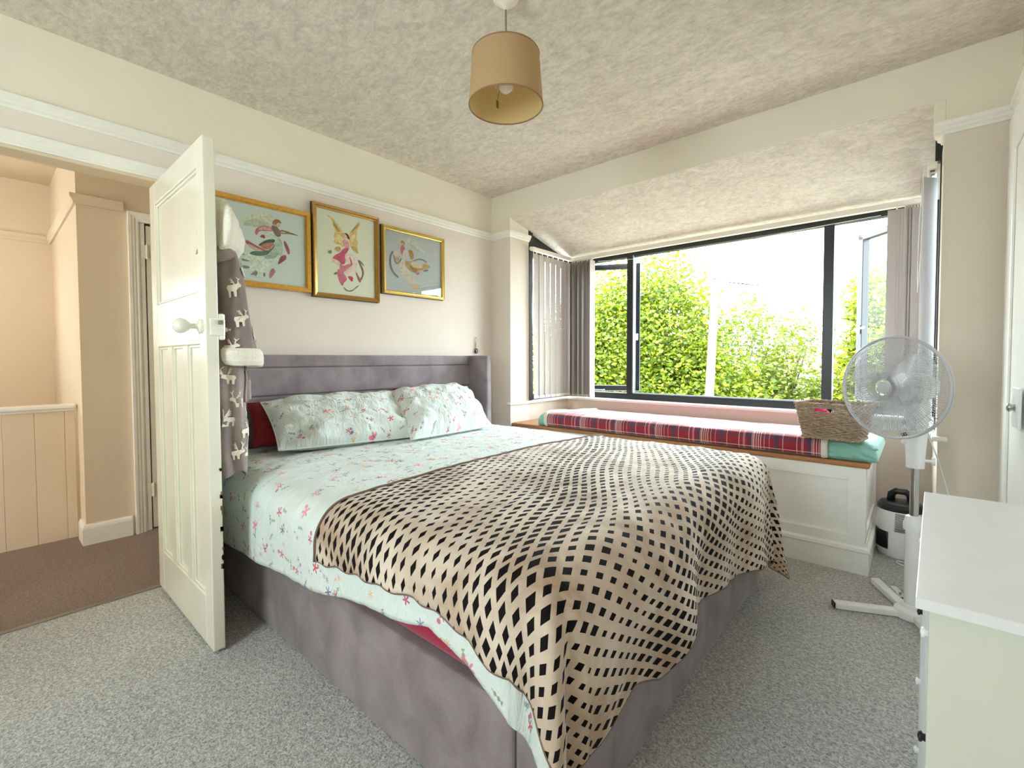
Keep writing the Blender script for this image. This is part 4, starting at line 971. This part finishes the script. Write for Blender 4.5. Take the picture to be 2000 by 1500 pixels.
mb = MB(); mb.grid(cf, 260, 72); mb.build('cushion_body', M_mint, cush, smooth=True)
MB().box(CX0 + .03, CX1 - .03, CY0 + .03, CY1 - .03, CZ0, CZ0 + .004).build('cushion_underside', M_mint, cush)
mb = MB()
for i in range(9):
    x = 2.60 - .006 - i * .002; y = 2.935 + i * .005
mb.tube([(2.575, 2.888, .636), (2.590, 2.905, .640), (2.597, 2.93, .636), (2.585, 2.915, .628)], [.002, .006, .005, .001], 6); mb.build('gathered_corner', M_mint, cush, smooth=True)
# tartan throw
PX0, PX1 = .565, 2.372
def pf(u, v):
    x = lerp(PX0, PX1, u); y, z, L = csec(lerp(.02, .93, v), .008)
    top = 1 if v > .40 else 0; e = smooth01((v - .36) * 8)
    z += (.010 * nz(x * 3.5, y * 5, 2) + .006 * max(0, nz(x * 8, y * 7, 5))) * e + .002
    y -= (.004 * nz(x * 7, 3, z * 8) + .004) * (1 - e)
    return (x, y, z)
tb = MB(); tb.grid(pf, 240, 80, uvfn=lambda u, v: (lerp(PX0, PX1, u) - .555, csec(lerp(.02, .93, v), .008)[2]))
tart = tb.build('tartan_blanket', M_plaid, None, smooth=True, fixn=False); tag(tart, 'red and navy tartan fleece blanket laid over the window seat cushion', 'blanket')
for ux in (0, 1):
    sg = -1 if ux == 0 else 1
    MB().tube([tuple(Vector(pf(ux, v)) + Vector((sg * .006, 0, .002))) for v in np.linspace(0, 1, 60)], .016, 10, flat=.7).build('fleece_edge', M_sherpa, tart, smooth=True)

# wicker basket
ba = math.radians(-9)
BM = Matrix.Translation((2.418, 2.910, .679)) @ Matrix.Rotation(ba, 4, 'Z')
bk = thing('wicker_basket', (2.418, 2.905, .672), 'grey brown wicker basket with a handle slot standing on the end of the bench cushion', 'basket')
BHx, BHy, THx, THy, BH = .118, .098, .150, .122, .178
def rr(hx, hy, n, rc=.022):
    """points round a rounded rectangle with outward normals"""
    pts = []; per = [(hx - rc, hy - rc, 0), (-(hx - rc), hy - rc, 90), (-(hx - rc), -(hy - rc), 180), (hx - rc, -(hy - rc), 270)]
    L = [2 * (hy - rc), rc * PI / 2, 2 * (hx - rc), rc * PI / 2] * 2; tot = 4 * (hx - rc) + 4 * (hy - rc) + 2 * PI * rc
    segs = []
    # start right side going up
    segs.append(('l', (hx, -(hy - rc)), (0, 1), 2 * (hy - rc), (1, 0))); segs.append(('c', (hx - rc, hy - rc), 0, rc * PI / 2))
    segs.append(('l', (hx - rc, hy), (-1, 0), 2 * (hx - rc), (0, 1))); segs.append(('c', (-(hx - rc), hy - rc), 90, rc * PI / 2))
    segs.append(('l', (-hx, hy - rc), (0, -1), 2 * (hy - rc), (-1, 0))); segs.append(('c', (-(hx - rc), -(hy - rc)), 180, rc * PI / 2))
    segs.append(('l', (-(hx - rc), -hy), (1, 0), 2 * (hx - rc), (0, -1))); segs.append(('c', (hx - rc, -(hy - rc)), 270, rc * PI / 2))
    for i in range(n):
        s = tot * i / n
        for sg in segs:
            ln = sg[3]
            if s <= ln: break
            s -= ln
        if sg[0] == 'l': pts.append((sg[1][0] + sg[2][0] * s, sg[1][1] + sg[2][1] * s, sg[4][0], sg[4][1]))
        else:
            a = math.radians(sg[2]) + s / rc; pts.append((sg[1][0] + rc * math.cos(a), sg[1][1] + rc * math.sin(a), math.cos(a), math.sin(a)))
    return pts
NST = 30; mb = MB(BM); ROWS = 21
for r_ in range(ROWS):
    t = (r_ + .5) / ROWS; z = .006 + t * (BH - .012); hx, hy = lerp(BHx, THx, t), lerp(BHy, THy, t); per = NST * 6
    pts = rr(hx, hy, per)
    ring = []
    for i, (x, y, nx, ny) in enumerate(pts):
        w = .0036 * math.cos(PI * i / 6 + PI * r_); ring.append((x + nx * w, y + ny * w, z + .0012 * math.sin(i * .7 + r_ * 2)))
    if 17 <= r_ <= 18:   # the handle slot in the front face
        keep = [i for i, (x, y, nx, ny) in enumerate(pts) if not (ny < -.9 and abs(x + .015) < .040)]
        st = max(range(len(keep)), key=lambda k: (keep[k] - keep[k - 1]) % per); run = [ring[keep[(st + k) % len(keep)]] for k in range(len(keep))]
        mb.tube(run, .0040, 5)
    else: mb.tube(ring, .0040 if r_ % 2 else .0043, 5, closed=True)
o = mb.build('wicker_weave', M_wick, bk, smooth=True, kind='stuff')
pb = rr(BHx, BHy, NST * 6); pt = rr(THx, THy, NST * 6)
for i in range(NST):
    a, b = pb[i * 6], pt[i * 6]
    if b[3] < -.9 and abs(b[0] + .015) < .036: tt = .80
    else: tt = 1
    e = (lerp(a[0], b[0], tt), lerp(a[1], b[1], tt), BH * tt)
    MB(BM).tube([(a[0], a[1], 0), e], .0030, 5).build('stake', M_wick, bk, smooth=True)
for nm, hx, hy, z, n_ in (('rim', THx, THy, BH, 90), ('base_border', BHx + .002, BHy + .002, .006, 70)):
    mb = MB(BM)
    for ph in (0, PI):
        mb.tube([(x + nx * .004 * math.cos(i * .9 + ph), y + ny * .004 * math.cos(i * .9 + ph), z + .004 * math.sin(i * .9 + ph)) for i, (x, y, nx, ny) in enumerate(rr(hx, hy, n_ * 2))], .0050, 6, closed=True)
    mb.build(nm, M_wick, bk, smooth=True)
MB(BM).box(-BHx + .006, BHx - .006, -BHy + .006, BHy - .006, .0, .006).build('basket_base', M_wick, bk)
def lump(name, c, s_, mat, label, cat, seed):
    def f(u, v):
        a = u * 2 * PI; b = (v - .5) * PI; d = Vector((math.cos(b) * math.cos(a), math.cos(b) * math.sin(a), math.sin(b)))
        k = 1 + .22 * nz(d.x * 2 + seed, d.y * 2, d.z * 2) + .08 * nz(d.x * 6, d.y * 6 + seed, d.z * 6)
        q = Vector((abs(d.x) ** .7 * math.copysign(1, d.x) * s_[0], abs(d.y) ** .7 * math.copysign(1, d.y) * s_[1], abs(d.z) ** .8 * math.copysign(1, d.z) * s_[2])) * k
        return Vector(c) + q
    mb = MB(BM); mb.grid(f, 28, 18, cu=True); o = mb.build(name, mat, None, smooth=True); return tag(o, label, cat)
lump('folded_cloth', (-.055, -.055, .105), (.050, .034, .055), M_pinkc, 'hot pink cloth showing through the basket handle slot', 'cloth', 1)
lump('folded_cloth', (.040, -.060, .110), (.036, .030, .050), M_whitec, 'white cloth beside the pink one inside the basket', 'cloth', 4)
lump('folded_cloth', (.0, .035, .115), (.085, .045, .050), M_tealc, 'dark teal cloth at the back of the basket', 'cloth', 8)

# ================================================================ VERTICAL BLINDS
def slat_mesh(w, z0, z1, bow=.004):
    mb = MB()
    for i in range(6):
        a, b = -w / 2 + w * i / 6, -w / 2 + w * (i + 1) / 6; ya, yb = bow * (1 - (2 * a / w) ** 2), bow * (1 - (2 * b / w) ** 2)
        o = len(mb.v)
        mb.v += [(a, ya, z0), (b, yb, z0), (b, yb, z1), (a, ya, z1), (a, ya + .0012, z0), (b, yb + .0012, z0), (b, yb + .0012, z1), (a, ya + .0012, z1)]
        mb.f += [(o, o + 1, o + 2, o + 3), (o + 7, o + 6, o + 5, o + 4), (o, o + 4, o + 5, o + 1), (o + 3, o + 2, o + 6, o + 7)]; mb.mi += [0] * 4
    return mb
def blind(name, loc, label, slats, rail_b, z0, z1, mat, chain=True):
    """slats: list of (x, y, angle)"""
    t = thing(name, loc, label, 'blind', 'vertical blinds in the bay')
    boxo('headrail', *rail_b, M_plasc, t, .004)
    src = None
    for i, (x, y, a) in enumerate(slats):
        if src is None:
            src = slat_mesh(.087, z0, z1).build('slat', mat, t, fixn=True); o = src
            hg = MB().box(-.004, .004, -.004, .004, z1 - .002, z1 + .016).build('hanger', M_plasc, o); wt = MB().box(-.041, .041, -.0024, .0024, z0, z0 + .024).build('bottom_weight', M_plasc, o)
        else:
            o = src.copy(); col.objects.link(o)
            for q in (hg, wt): q2 = q.copy(); col.objects.link(q2); q2.parent = o
        o.location = (x, y, 0); o.rotation_euler = (0, 0, a)
    if chain:
        pts = []
        for (x, y, a), (x2, y2, a2) in zip(slats, slats[1:]):
            for k in range(6): q = k / 6; pts.append((lerp(x, x2, q) + .03 * math.cos(a), lerp(y, y2, q) + .03 * math.sin(a), z0 + .012 - .03 * math.sin(q * PI)))
        MB().tube(pts, .0014, 4).build('link_chain', M_plas, t)
    return t
BX = .262
b1 = blind('vertical_blind', (BX, 3.40, 2.03), 'closed vertical blind across the left side window of the bay', [(BX, 3.152 + i * .080, math.radians(93 + (i * 37 % 5) * 1.0)) for i in range(7)], (BX - .018, BX + .018, 3.085, 3.69, 2.012, 2.044), .752, 1.994, M_slat)
MB().lathe([(.016, 0), (.016, .012)], (BX, 3.085, 2.028), 16, axis=(0, -1, 0)).build('end_cap', M_plasc, b1)
ys = 3.655
b3s = [(2.628, ys - .022, math.radians(4))] + [(2.735 - i * .0135, ys + .004, math.radians(32)) for i in range(6)]
b2 = blind('vertical_blind', (.40, ys, 2.01), 'vertical blind across the big window, its slats drawn apart and bunched at both ends', [(.290 + i * .0172, ys + .006 * math.sin(i * 2.3), math.radians(96 + 13 * math.sin(i * 1.9))) for i in range(14)] + b3s, (.27, 2.768, ys - .018, ys + .018, 2.000, 2.034), .745, 1.985, M_slat, False)
b4 = blind('vertical_blind', (2.775, 3.35, 2.06), 'pale vertical blind seen edge-on at the right side window', [(2.768, 3.14 + i * .030, math.radians(48 + (i % 2) * 6)) for i in range(8)] + [(2.772, 3.40 + i * .08, math.radians(80)) for i in range(4)], (2.757, 2.793, 3.06, 3.69, 2.012, 2.044), .77, 1.994, M_slatw, False)
mb = MB()
for i in range(9): mb.box(2.766, 2.784, 3.09 + i * .062, 3.118 + i * .062, 2.0105, 2.0122)
mb.build('rail_slot', M_dark, b4)
def cord(parent, x, y, z0, z1, dx=0, dy=.01):
    pts = []
    for s_ in (1, -1):
        for k in range(14):
            q = k / 13 if s_ == 1 else 1 - k / 13; pts.append((x + dx * q + s_ * .006 * math.sin(q * PI), y - s_ * dy * math.sin(q * PI * .9) + .01 * math.sin(q * 6), lerp(z1, z0, q)))
    MB().tube(pts, .0018, 5, closed=True).build('cord', M_plas, parent, smooth=True)
cord(b1, BX + .012, 3.092, 1.34, 2.03, .0, .016); cord(b4, 2.742, 3.10, 1.42, 2.03, -.012, .012)
mb = MB(); mb.tube([(lerp(.55, 2.55, t), ys + .03, 1.975 - .035 * math.sin(t * PI) - .012 * math.sin(t * 2 * PI)) for t in np.linspace(0, 1, 40)], .002, 5); mb.build('cord', M_plas, b2)

# ================================================================ PEDESTAL FAN
FX, FY = 2.737, 2.545
fan = thing('pedestal_fan', (FX, FY, 0), 'white pedestal fan with a round wire guard standing by the window seat', 'fan')
for (tx, ty) in ((2.480, 2.428), (2.600, 2.820), (2.845, 2.31), (2.955, 2.66)):
    d = Vector((tx - FX, ty - FY, 0)); L = d.length; d.normalize(); n = Vector((-d.y, d.x, 0)); c = Vector((FX, FY, .016)) + d * (L / 2 + .02)
    lg = MB().obox(c, d * (L / 2 - .02), n * .019, (0, 0, .014)).build('foot', M_plas, fan, bevel=.006, segs=3)
    MB().obox(Vector((FX, FY, .016)) + d * (L + .001), d * .003, n * .0165, (0, 0, .0115)).build('end_cap', M_dark, lg)
MB().lathe([(.058, .004), (.060, .012), (.058, .034), (.050, .042), (.036, .047), (.034, .06)], (FX, FY, 0), 32).build('hub', M_plas, fan, smooth='auto')
MB().lathe([(.0265, .045), (.0265, .395)], (FX, FY, 0), 28).build('lower_tube', M_plas, fan, smooth='auto')
MB().lathe([(.034, .372), (.035, .378), (.035, .402), (.031, .410), (.028, .430), (.020, .434)], (FX, FY, 0), 28).build('collar', M_plas, fan, smooth='auto')
MB().lathe([(.0155, .42), (.0155, .66)], (FX, FY, 0), 24).build('chrome_pole', M_chrome, fan, smooth='auto')
nv = Vector((-.55, -.835, .02)).normalized()   # the way the fan blows
sd = Vector((nv.y, -nv.x, 0)).normalized()
mb = MB(); pr_ = []
def neck(u, v):
    z = lerp(.635, .905, v); a = u * 2 * PI; r1 = lerp(.027, .042, smooth01(v * 1.3)); r2 = lerp(.027, .036, v)
    ca, sa = math.cos(a), math.sin(a); ca = abs(ca) ** .7 * math.copysign(1, ca); sa = abs(sa) ** .7 * math.copysign(1, sa)
    p = Vector((FX, FY, z)) + nv * (r1 * ca) + sd * (r2 * sa); return p
mb.grid(neck, 32, 12, cu=True); nk = mb.build('control_column', M_plas, fan, smooth=True)
for i, z in enumerate((.745, .775, .80, .825)):
    p = Vector((FX, FY, z)) + nv * .040 - Vector((.012, 0, 0)); MB().lathe([(.009, 0), (.009, .010), (.006, .012)], p, 14, axis=nv).build('speed_button', M_plas if i % 2 == 0 else M_dark, nk, smooth='auto')
MB().tube([(FX + .02, FY, .668), (FX + .052, FY, .668)], .006, 8).lathe([(.016, 0), (.016, .012)], (FX + .050, FY, .668), 12, axis=(1, 0, 0)).build('clamp_screw', M_plas, fan)
D0 = Vector((2.662, 2.435, .972)); HC = D0 - nv * .03
# motor housing behind the guard
q = nv
mbm = MB(); mbm.lathe([(0, -.155), (.030, -.152), (.052, -.135), (.060, -.10), (.060, -.02), (.052, .0), (.020, .004), (0, .004)], HC - nv * .02, 32, axis=nv, capb=False, capt=False); mbm.build('motor_housing', M_plas, fan, smooth=True)
MB().tube([tuple(Vector((FX, FY, .88))), tuple(Vector((FX, FY, .92)) - nv * .0), tuple(HC - nv * .09 - Vector((0, 0, .03)))], [.034, .032, .03], 14).build('tilt_neck', M_plas, fan, smooth=True)
up_ = sd.cross(nv).normalized()
if up_.z < 0: up_ = -up_
def disc(r, a, h): return D0 + sd * (r * math.cos(a)) + up_ * (r * math.sin(a)) + nv * h
RG = .205
def guard(name, sgn, nw, depth):
    mb = MB()
    for i in range(nw):
        a0 = i * 2 * PI / nw; pts = []
        for k in range(9):
            t = k / 8; r = lerp(.032, RG, t); h = sgn * depth * math.sqrt(max(0, 1 - (max(0, (r - .06)) / (RG - .06)) ** 2.4)); pts.append(tuple(disc(r, a0 + t * .42 * sgn, h)))
        mb.tube(pts, .00105, 3, cap=False)
    for rr_ in (.06, .10, .14, .175):
        h = sgn * depth * math.sqrt(1 - ((rr_ - .06) / (RG - .06)) ** 2.4); mb.tube([tuple(disc(rr_, a, h * 1.0)) for a in np.linspace(0, 2 * PI, 49)[:-1]], .0010, 4, closed=True)
    g = mb.build(name, M_wire, fan, smooth=True); g['kind'] = 'stuff'; return g
guard('front_guard', 1, 150, .052); guard('rear_guard', -1, 90, .058)
for h in (.004, -.006): MB().tube([tuple(disc(RG, a, h)) for a in np.linspace(0, 2 * PI, 97)[:-1]], .0045, 8, closed=True).build('guard_ring', M_wire, fan, smooth=True)
MB().lathe([(.022, 0), (.023, .004), (.018, .007), (0, .008)], D0 + nv * .050, 32, axis=nv, capt=False).build('badge_disc', M_wire, fan, smooth='auto')
MB().lathe([(.030, -.02), (.032, .0), (.026, .020), (0, .028)], D0, 28, axis=nv, capt=False).build('blade_hub', M_plas, fan, smooth=True)
M_blade = M_clear
for i in range(3):
    a0 = i * 2 * PI / 3 + .5
    def bl(u, v):
        r = lerp(.026, .178, v); w = lerp(.30, .62, math.sin(min(1, v * 1.2) * PI / 2)) * (1 - .25 * max(0, v - .8) * 5); a = a0 + (u - .5) * 2 * w * .9; return disc(r, a, (u - .5) * .034)
    mb = MB(); mb.grid(bl, 10, 10); mb.build('blade', M_blade, fan, smooth=True, solid=.0015)
# flex
def flex(pts, r=.0028, n=8, sub=10):
    P = [Vector(p) for p in pts]; out = []
    for i in range(len(P) - 1):
        p0, p1, p2, p3 = P[max(i - 1, 0)], P[i], P[i + 1], P[min(i + 2, len(P) - 1)]
        for k in range(sub):
            t = k / sub; out.append(.5 * ((2 * p1) + (p2 - p0) * t + (2 * p0 - 5 * p1 + 4 * p2 - p3) * t * t + (3 * p1 - p0 - 3 * p2 + p3) * t ** 3))
    out.append(P[-1]); return [tuple(p) for p in out]
MB().tube(flex([(FX + .02, FY + .03, .80), (FX + .06, FY + .12, .70), (2.86, 2.80, .45), (2.93, 2.83, .12), (2.90, 2.80, .008), (2.84, 2.72, .006)]), .0028, 6).build('power_cord', M_plas, fan, smooth=True)

# small fan heater behind the fan
hx, hy = 2.682, 3.335; HR = .102
ht = thing('fan_heater', (hx, hy, 0), 'small round white heater with a black top and carry handle beside the bench', 'heater')
MB().lathe([(.094, .002), (.098, .012), (HR, .06), (HR, .258)], (hx, hy, 0), 48).build('body', M_plas, ht, smooth='auto')
MB().lathe([(HR + .001, .256), (HR + .001, .276), (.090, .292), (.05, .300), (0, .302)], (hx, hy, 0), 48, capt=False).build('top_cover', M_dark, ht, smooth='auto')
mb = MB(); mb.tube([(hx - .045, hy, .290), (hx - .040, hy, .335), (hx - .02, hy, .352), (hx + .02, hy, .352), (hx + .040, hy, .335), (hx + .045, hy, .290)], .010, 8, flat=1.8); mb.build('carry_handle', M_dark, ht, smooth=True)
def onh(an, z, o): a = math.radians(an); return Vector((hx + (HR + o) * math.sin(a), hy - (HR + o) * math.cos(a), z))
def patch(a0, a1, z0, z1, o, name, mat):
    mb = MB(); mb.grid(lambda u, v: onh(lerp(a0, a1, u), lerp(z0, z1, v), o), 10, 2); return mb.build(name, mat, ht, smooth=True, solid=.002)
patch(-92, -28, .045, .140, .0012, 'dark_window', M_dark)
patch(-14, 30, .148, .252, .001, 'vent_panel', M_plas)
for i in range(14): 
    mb = MB(); z = .153 + i * .0072; mb.grid(lambda u, v: onh(lerp(-11, 27, u), z + v * .0036, .0045), 8, 1); mb.build('vent_slot', M_dark, ht)
MB().tube(flex([(hx + .06, hy - .06, .02), (hx + .05, hy - .12, .006), (hx - .01, hy - .15, .007), (hx + .02, hy - .19, .006), (hx + .09, hy - .16, .006)]), .004, 6).build('power_cord', M_plas, ht, smooth=True)

# bulldog style clip lying by the fan foot
CM = Matrix.Translation((2.690, 2.712, .0)) @ Matrix.Rotation(math.radians(118), 4, 'Z')
cl = thing('metal_clamp', (2.690, 2.712, 0), 'small metal spring clamp lying on the carpet by the fan base', 'clamp')
MB(CM).obox((0, 0, .030), (.040, 0, .006), (0, .014, 0), (0, 0, .002)).obox((0, 0, .012), (.040, 0, -.006), (0, .014, 0), (0, 0, .002)).build('jaw', M_steel, cl, bevel=.001)
MB(CM).tube([(.0, -.016, .021), (.0, .016, .021)], .009, 12).build('spring', M_dark, cl, smooth=True)
MB(CM).lathe([(.005, 0), (.005, .002)], (-.018, 0, .033), 10).build('rivet', M_dark, cl)

# ================================================================ CHEST OF DRAWERS
ch = thing('chest_of_drawers', (2.97, 1.22, 0), 'white laminate chest of drawers standing end-on at the right edge', 'chest')
DX0, DX1, DY0, DY1, DT = 2.7545, 3.22, .885, 1.56, .75
MB().add([(2.738, .868, DT - .017), (3.24, .868, DT - .017), (3.24, 1.575, DT - .017), (2.754, 1.575, DT - .017), (2.738, .868, DT), (3.24, .868, DT), (3.24, 1.575, DT), (2.754, 1.575, DT)],
         [(0, 3, 2, 1), (4, 5, 6, 7), (0, 1, 5, 4), (1, 2, 6, 5), (2, 3, 7, 6), (3, 0, 4, 7)]).build('chest_top', M_ltop, ch, bevel=.0015)
boxo('side_panel', DX0 - .001, DX1, DY0, DY0 + .016, .0, DT - .0175, M_lside, ch, .001); boxo('side_panel', DX0 - .001, DX1, DY1 - .016, DY1, 0, DT - .0175, M_lside, ch, .001)
boxo('back_panel', DX1 - .006, DX1, DY0, DY1, 0, DT - .02, M_lside, ch, .001); boxo('plinth_board', DX0 + .02, DX0 + .035, DY0 + .016, DY1 - .016, 0, .06, M_lside, ch, .001)
for i in range(4):
    z0 = .065 + i * .166; o_ = .0
    dr = MB().box(DX0, DX0 + .017, DY0 + .0175, DY1 - .0175, z0, z0 + .162).build('drawer', M_ltop, ch, bevel=.001)
    for yk in (DY0 + .07, DY1 - .13): MB().lathe([(.006, 0), (.005, .003), (.008, .005), (.008, .008), (0, .010)], (DX0, yk, z0 + .10), 16, axis=(-1, 0, 0), capt=False).build('knob', M_dark if i == 2 else M_plas, dr, smooth=True)

# ================================================================ OUTSIDE
struct(MB().box(-60, 60, 4.5, 120, -3.2, -3.0).build('ground', plain('dry pale ground', (132, 130, 116), .9)), 'grass and road outside, one floor below the room')
def leafmat(name, c1, c2):
    m = N(name); g = m.n('ShaderNodeNewGeometry'); r = g.outputs['Random Per Island']
    cc = m.mix(r, lin(c1), lin(c2)); m.base(cc); m.rough(.55)
    tl = m.n('ShaderNodeBsdfTranslucent'); m.put(tl.inputs[0], m.mix(.4, cc, lin((150, 175, 20))))
    mx = m.n('ShaderNodeMixShader'); mx.inputs[0].default_value = .40
    m.t.links.new(m.b.outputs[0], mx.inputs[1]); m.t.links.new(tl.outputs[0], mx.inputs[2]); m.t.links.new(mx.outputs[0], m.out.inputs[0]); return m.m
ML1 = leafmat('yellow green leaves', (42, 64, 8), (122, 130, 18)); ML2 = leafmat('mid green leaves', (46, 66, 14), (108, 114, 34)); ML3 = leafmat('dull olive leaves', (52, 60, 30), (96, 92, 54))
M_bark = plain('bark', (92, 78, 62), .9, bscale=20, bstr=.5)
def tree(label, base, height, blobs, n, ls, mat, group='trees outside the bay window', seed=1, dens=1.0, name='leafy_tree'):
    rng = np.random.default_rng(seed)
    t = thing(name, base, label, 'tree', group)
    mb = MB(); bx_, by_, bz_ = base
    mb.tube([(bx_, by_, bz_), (bx_ + .1, by_, bz_ + height * .35), (bx_ + .05, by_ + .1, bz_ + height * .7)], [.17, .13, .06], 8)
    for (cx_, cy_, cz_, rx, ry, rz) in blobs:
        mb.tube([(bx_ + .08, by_ + .05, bz_ + height * .3), (lerp(bx_, cx_, .5), lerp(by_, cy_, .5), lerp(bz_ + height * .4, cz_, .55)), (cx_, cy_, cz_), (cx_ + rx * .3, cy_, cz_ + rz * .7)], [.07, .05, .03, .008], 6)
        for k in range(7):
            a = rng.uniform(0, 2 * PI); e = rng.uniform(-.5, 1.2); mb.tube([(cx_, cy_, cz_ - rz * .3), (cx_ + rx * .85 * math.cos(a) * math.cos(e), cy_ + ry * .85 * math.sin(a) * math.cos(e), cz_ + rz * .9 * math.sin(e))], [.022, .004], 4)
    mb.build('trunk', M_bark, t, smooth=True)
    vol = np.array([b[3] * b[5] for b in blobs]); pick = rng.choice(len(blobs), n, p=vol / vol.sum()); B = np.array(blobs)[pick]
    d = rng.normal(size=(n, 3)); d /= np.linalg.norm(d, axis=1)[:, None]
    # clumps: leaves gather on twig tips
    K = max(60, n // 110); cd = rng.normal(size=(K, 3)); cd /= np.linalg.norm(cd, axis=1)[:, None]; cr = rng.uniform(.55, 1.05, K)
    ci = rng.integers(0, K, n); P = cd[ci] * cr[ci][:, None] + rng.normal(size=(n, 3)) * .13 + d * .05
    C = B[:, :3] + P * B[:, 3:6]
    s_ = ls * rng.uniform(.6, 1.3, n); a = rng.normal(size=(n, 3)); a /= np.linalg.norm(a, axis=1)[:, None]; a[:, 2] *= .6
    b = np.cross(a, rng.normal(size=(n, 3))); b /= np.linalg.norm(b, axis=1)[:, None]; c = np.cross(a, b)
    V = np.empty((n, 4, 3)); V[:, 0] = C - a * s_[:, None]; V[:, 2] = C + a * s_[:, None]; V[:, 1] = C + b * s_[:, None] * .55 + c * s_[:, None] * .25; V[:, 3] = C - b * s_[:, None] * .55 + c * s_[:, None] * .25
    me = bpy.data.meshes.new('foliage'); me.vertices.add(n * 4); me.vertices.foreach_set('co', V.reshape(-1)); me.loops.add(n * 6); me.polygons.add(n * 2)
    idx = (np.arange(n) * 4)[:, None] + np.array([0, 1, 2, 0, 2, 3])[None]; me.loops.foreach_set('vertex_index', idx.reshape(-1).astype(np.int32))
    me.polygons.foreach_set('loop_start', np.arange(n * 2, dtype=np.int32) * 3); me.update(calc_edges=True); me.validate(); me.materials.append(mat)
    o = bpy.data.objects.new('foliage', me); col.objects.link(o); setpar(o, t); o['kind'] = 'stuff'; return t
tree('big yellow green leafy tree filling the left of the view outside', (-2.5, 11.2, -3.0), 6, [(-4.6, 11.4, .6, 1.6, 1.2, 2.2), (-3.2, 11.0, 1.2, 1.5, 1.2, 2.2), (-1.9, 11.0, 1.5, 1.25, 1.1, 1.95), (-1.2, 11.2, .0, 1.5, 1.1, 1.6), (-3.4, 11.2, -1.2, 2.4, 1.2, 1.4)], 80000, .064, ML1, seed=3)
tree('thinner olive tinged tree behind the lamp post', (.2, 12.6, -3.0), 5, [(-.5, 12.6, 1.0, 1.1, 1.0, 1.6), (.55, 12.6, .7, 1.0, 1.0, 1.45), (.1, 12.6, -.6, 1.7, 1.0, 1.3), (1.2, 12.8, -.3, .7, .8, 1.0)], 15000, .058, ML2, seed=5)
tree('leafy tree to the right of the black mullion outside', (2.4, 12.2, -3.0), 5, [(2.1, 12.2, 1.75, .55, .8, 1.15), (2.45, 12.2, 1.1, .5, .8, 1.2), (1.95, 12.2, .5, .62, .9, 1.0), (1.8, 12.2, -.5, .9, .9, .9)], 22000, .06, ML1, seed=8)
tree('low olive bushes along the garden beyond the trees', (-.6, 15.5, -3.0), 3, [(-3, 15.5, -1.0, 3.0, 1, 1.3), (1.0, 15.5, -1.0, 2.4, 1, 1.2), (4.0, 15.5, -.7, 2.0, 1, 1.4), (-7, 16, -.3, 3.0, 1, 2.2)], 17000, .075, ML3, seed=11, name='bush')
# lamp post / telegraph pole with wires
pole = thing('telegraph_pole', (-.80, 10.1, -3.0), 'pale telegraph pole leaning slightly in front of the trees', 'pole')
M_pole = plain('sun bleached pole timber', (112, 98, 80), .8)
MB().tube([(-.66, 10.0, -3.0), (-.415, 10.0, 2.78)], [.105, .075], 16).build('pole_shaft', M_pole, pole, smooth=True)
MB().box(-.62, -.20, 9.96, 10.02, 2.62, 2.68).box(-.45, -.37, 9.9, 10.06, 2.74, 2.84).build('cross_arm', M_pole, pole)
wr_ = MB()
for i, (ex, ez) in enumerate(((9, 4.6), (12, 2.9), (7, 3.8))):
    wr_.tube([(lerp(-.4, ex, t), lerp(10, 26, t), lerp(2.7, ez, t) - .5 * math.sin(t * PI)) for t in np.linspace(0, 1, 14)], .008, 4)
wr_.build('overhead_wire', M_dark, pole)
# houses
M_tile = plain('red clay roof tiles', (150, 92, 74), .8, nscale=6, var=.15); M_brick = plain('pale rendered wall', (196, 180, 164), .85)
def house(name, label, x0, x1, y0, y1, z1, zr, cat='house', group='buildings beyond the garden'):
    t = thing(name, ((x0 + x1) / 2, (y0 + y1) / 2, -3.0), label, cat, group)
    MB().box(x0, x1, y0, y1, -3.0, z1).build('wall', M_brick, t)
    MB().add([(x0 - .3, y0 - .3, z1), (x1 + .3, y0 - .3, z1), (x1 + .3, y1 + .3, z1), (x0 - .3, y1 + .3, z1), (x0 - .3, (y0 + y1) / 2, zr), (x1 + .3, (y0 + y1) / 2, zr)],
             [(0, 1, 5, 4), (2, 3, 4, 5), (0, 4, 3), (1, 2, 5), (0, 3, 2, 1)]).build('roof', M_tile, t)
    w_ = (x1 - x0) / 3
    for i in range(3):
        wx = x0 + w_ * (i + .5); wn = MB().box(wx - w_ * .22, wx + w_ * .22, y0 - .05, y0 + .05, z1 - 1.7, z1 - .5).build('window', M_white, t)
        MB().box(wx - w_ * .17, wx + w_ * .17, y0 - .07, y0 - .04, z1 - 1.58, z1 - .62).build('pane', M_dark, wn)
    return t
house('terraced_house', 'red roofed house glimpsed between the trees', -4.5, 1.4, 31, 38, -.4, 1.9)
house('terraced_house', 'red roofed house further left behind the big tree', -16, -8, 31, 38, -.2, 2.1)
g = thing('garage', (.2, 19.5, -3.0), 'pale flat roofed garage low behind the bushes', 'garage', None)
MB().box(-.9, 1.0, 18.8, 21, -3.0, .34).build('wall', plain('pale garage render', (226, 214, 200), .8), g); MB().box(-1.0, 1.1, 18.7, 21.1, .34, .50).build('flat_roof', plain('grey felt roof', (190, 180, 172), .9), g)
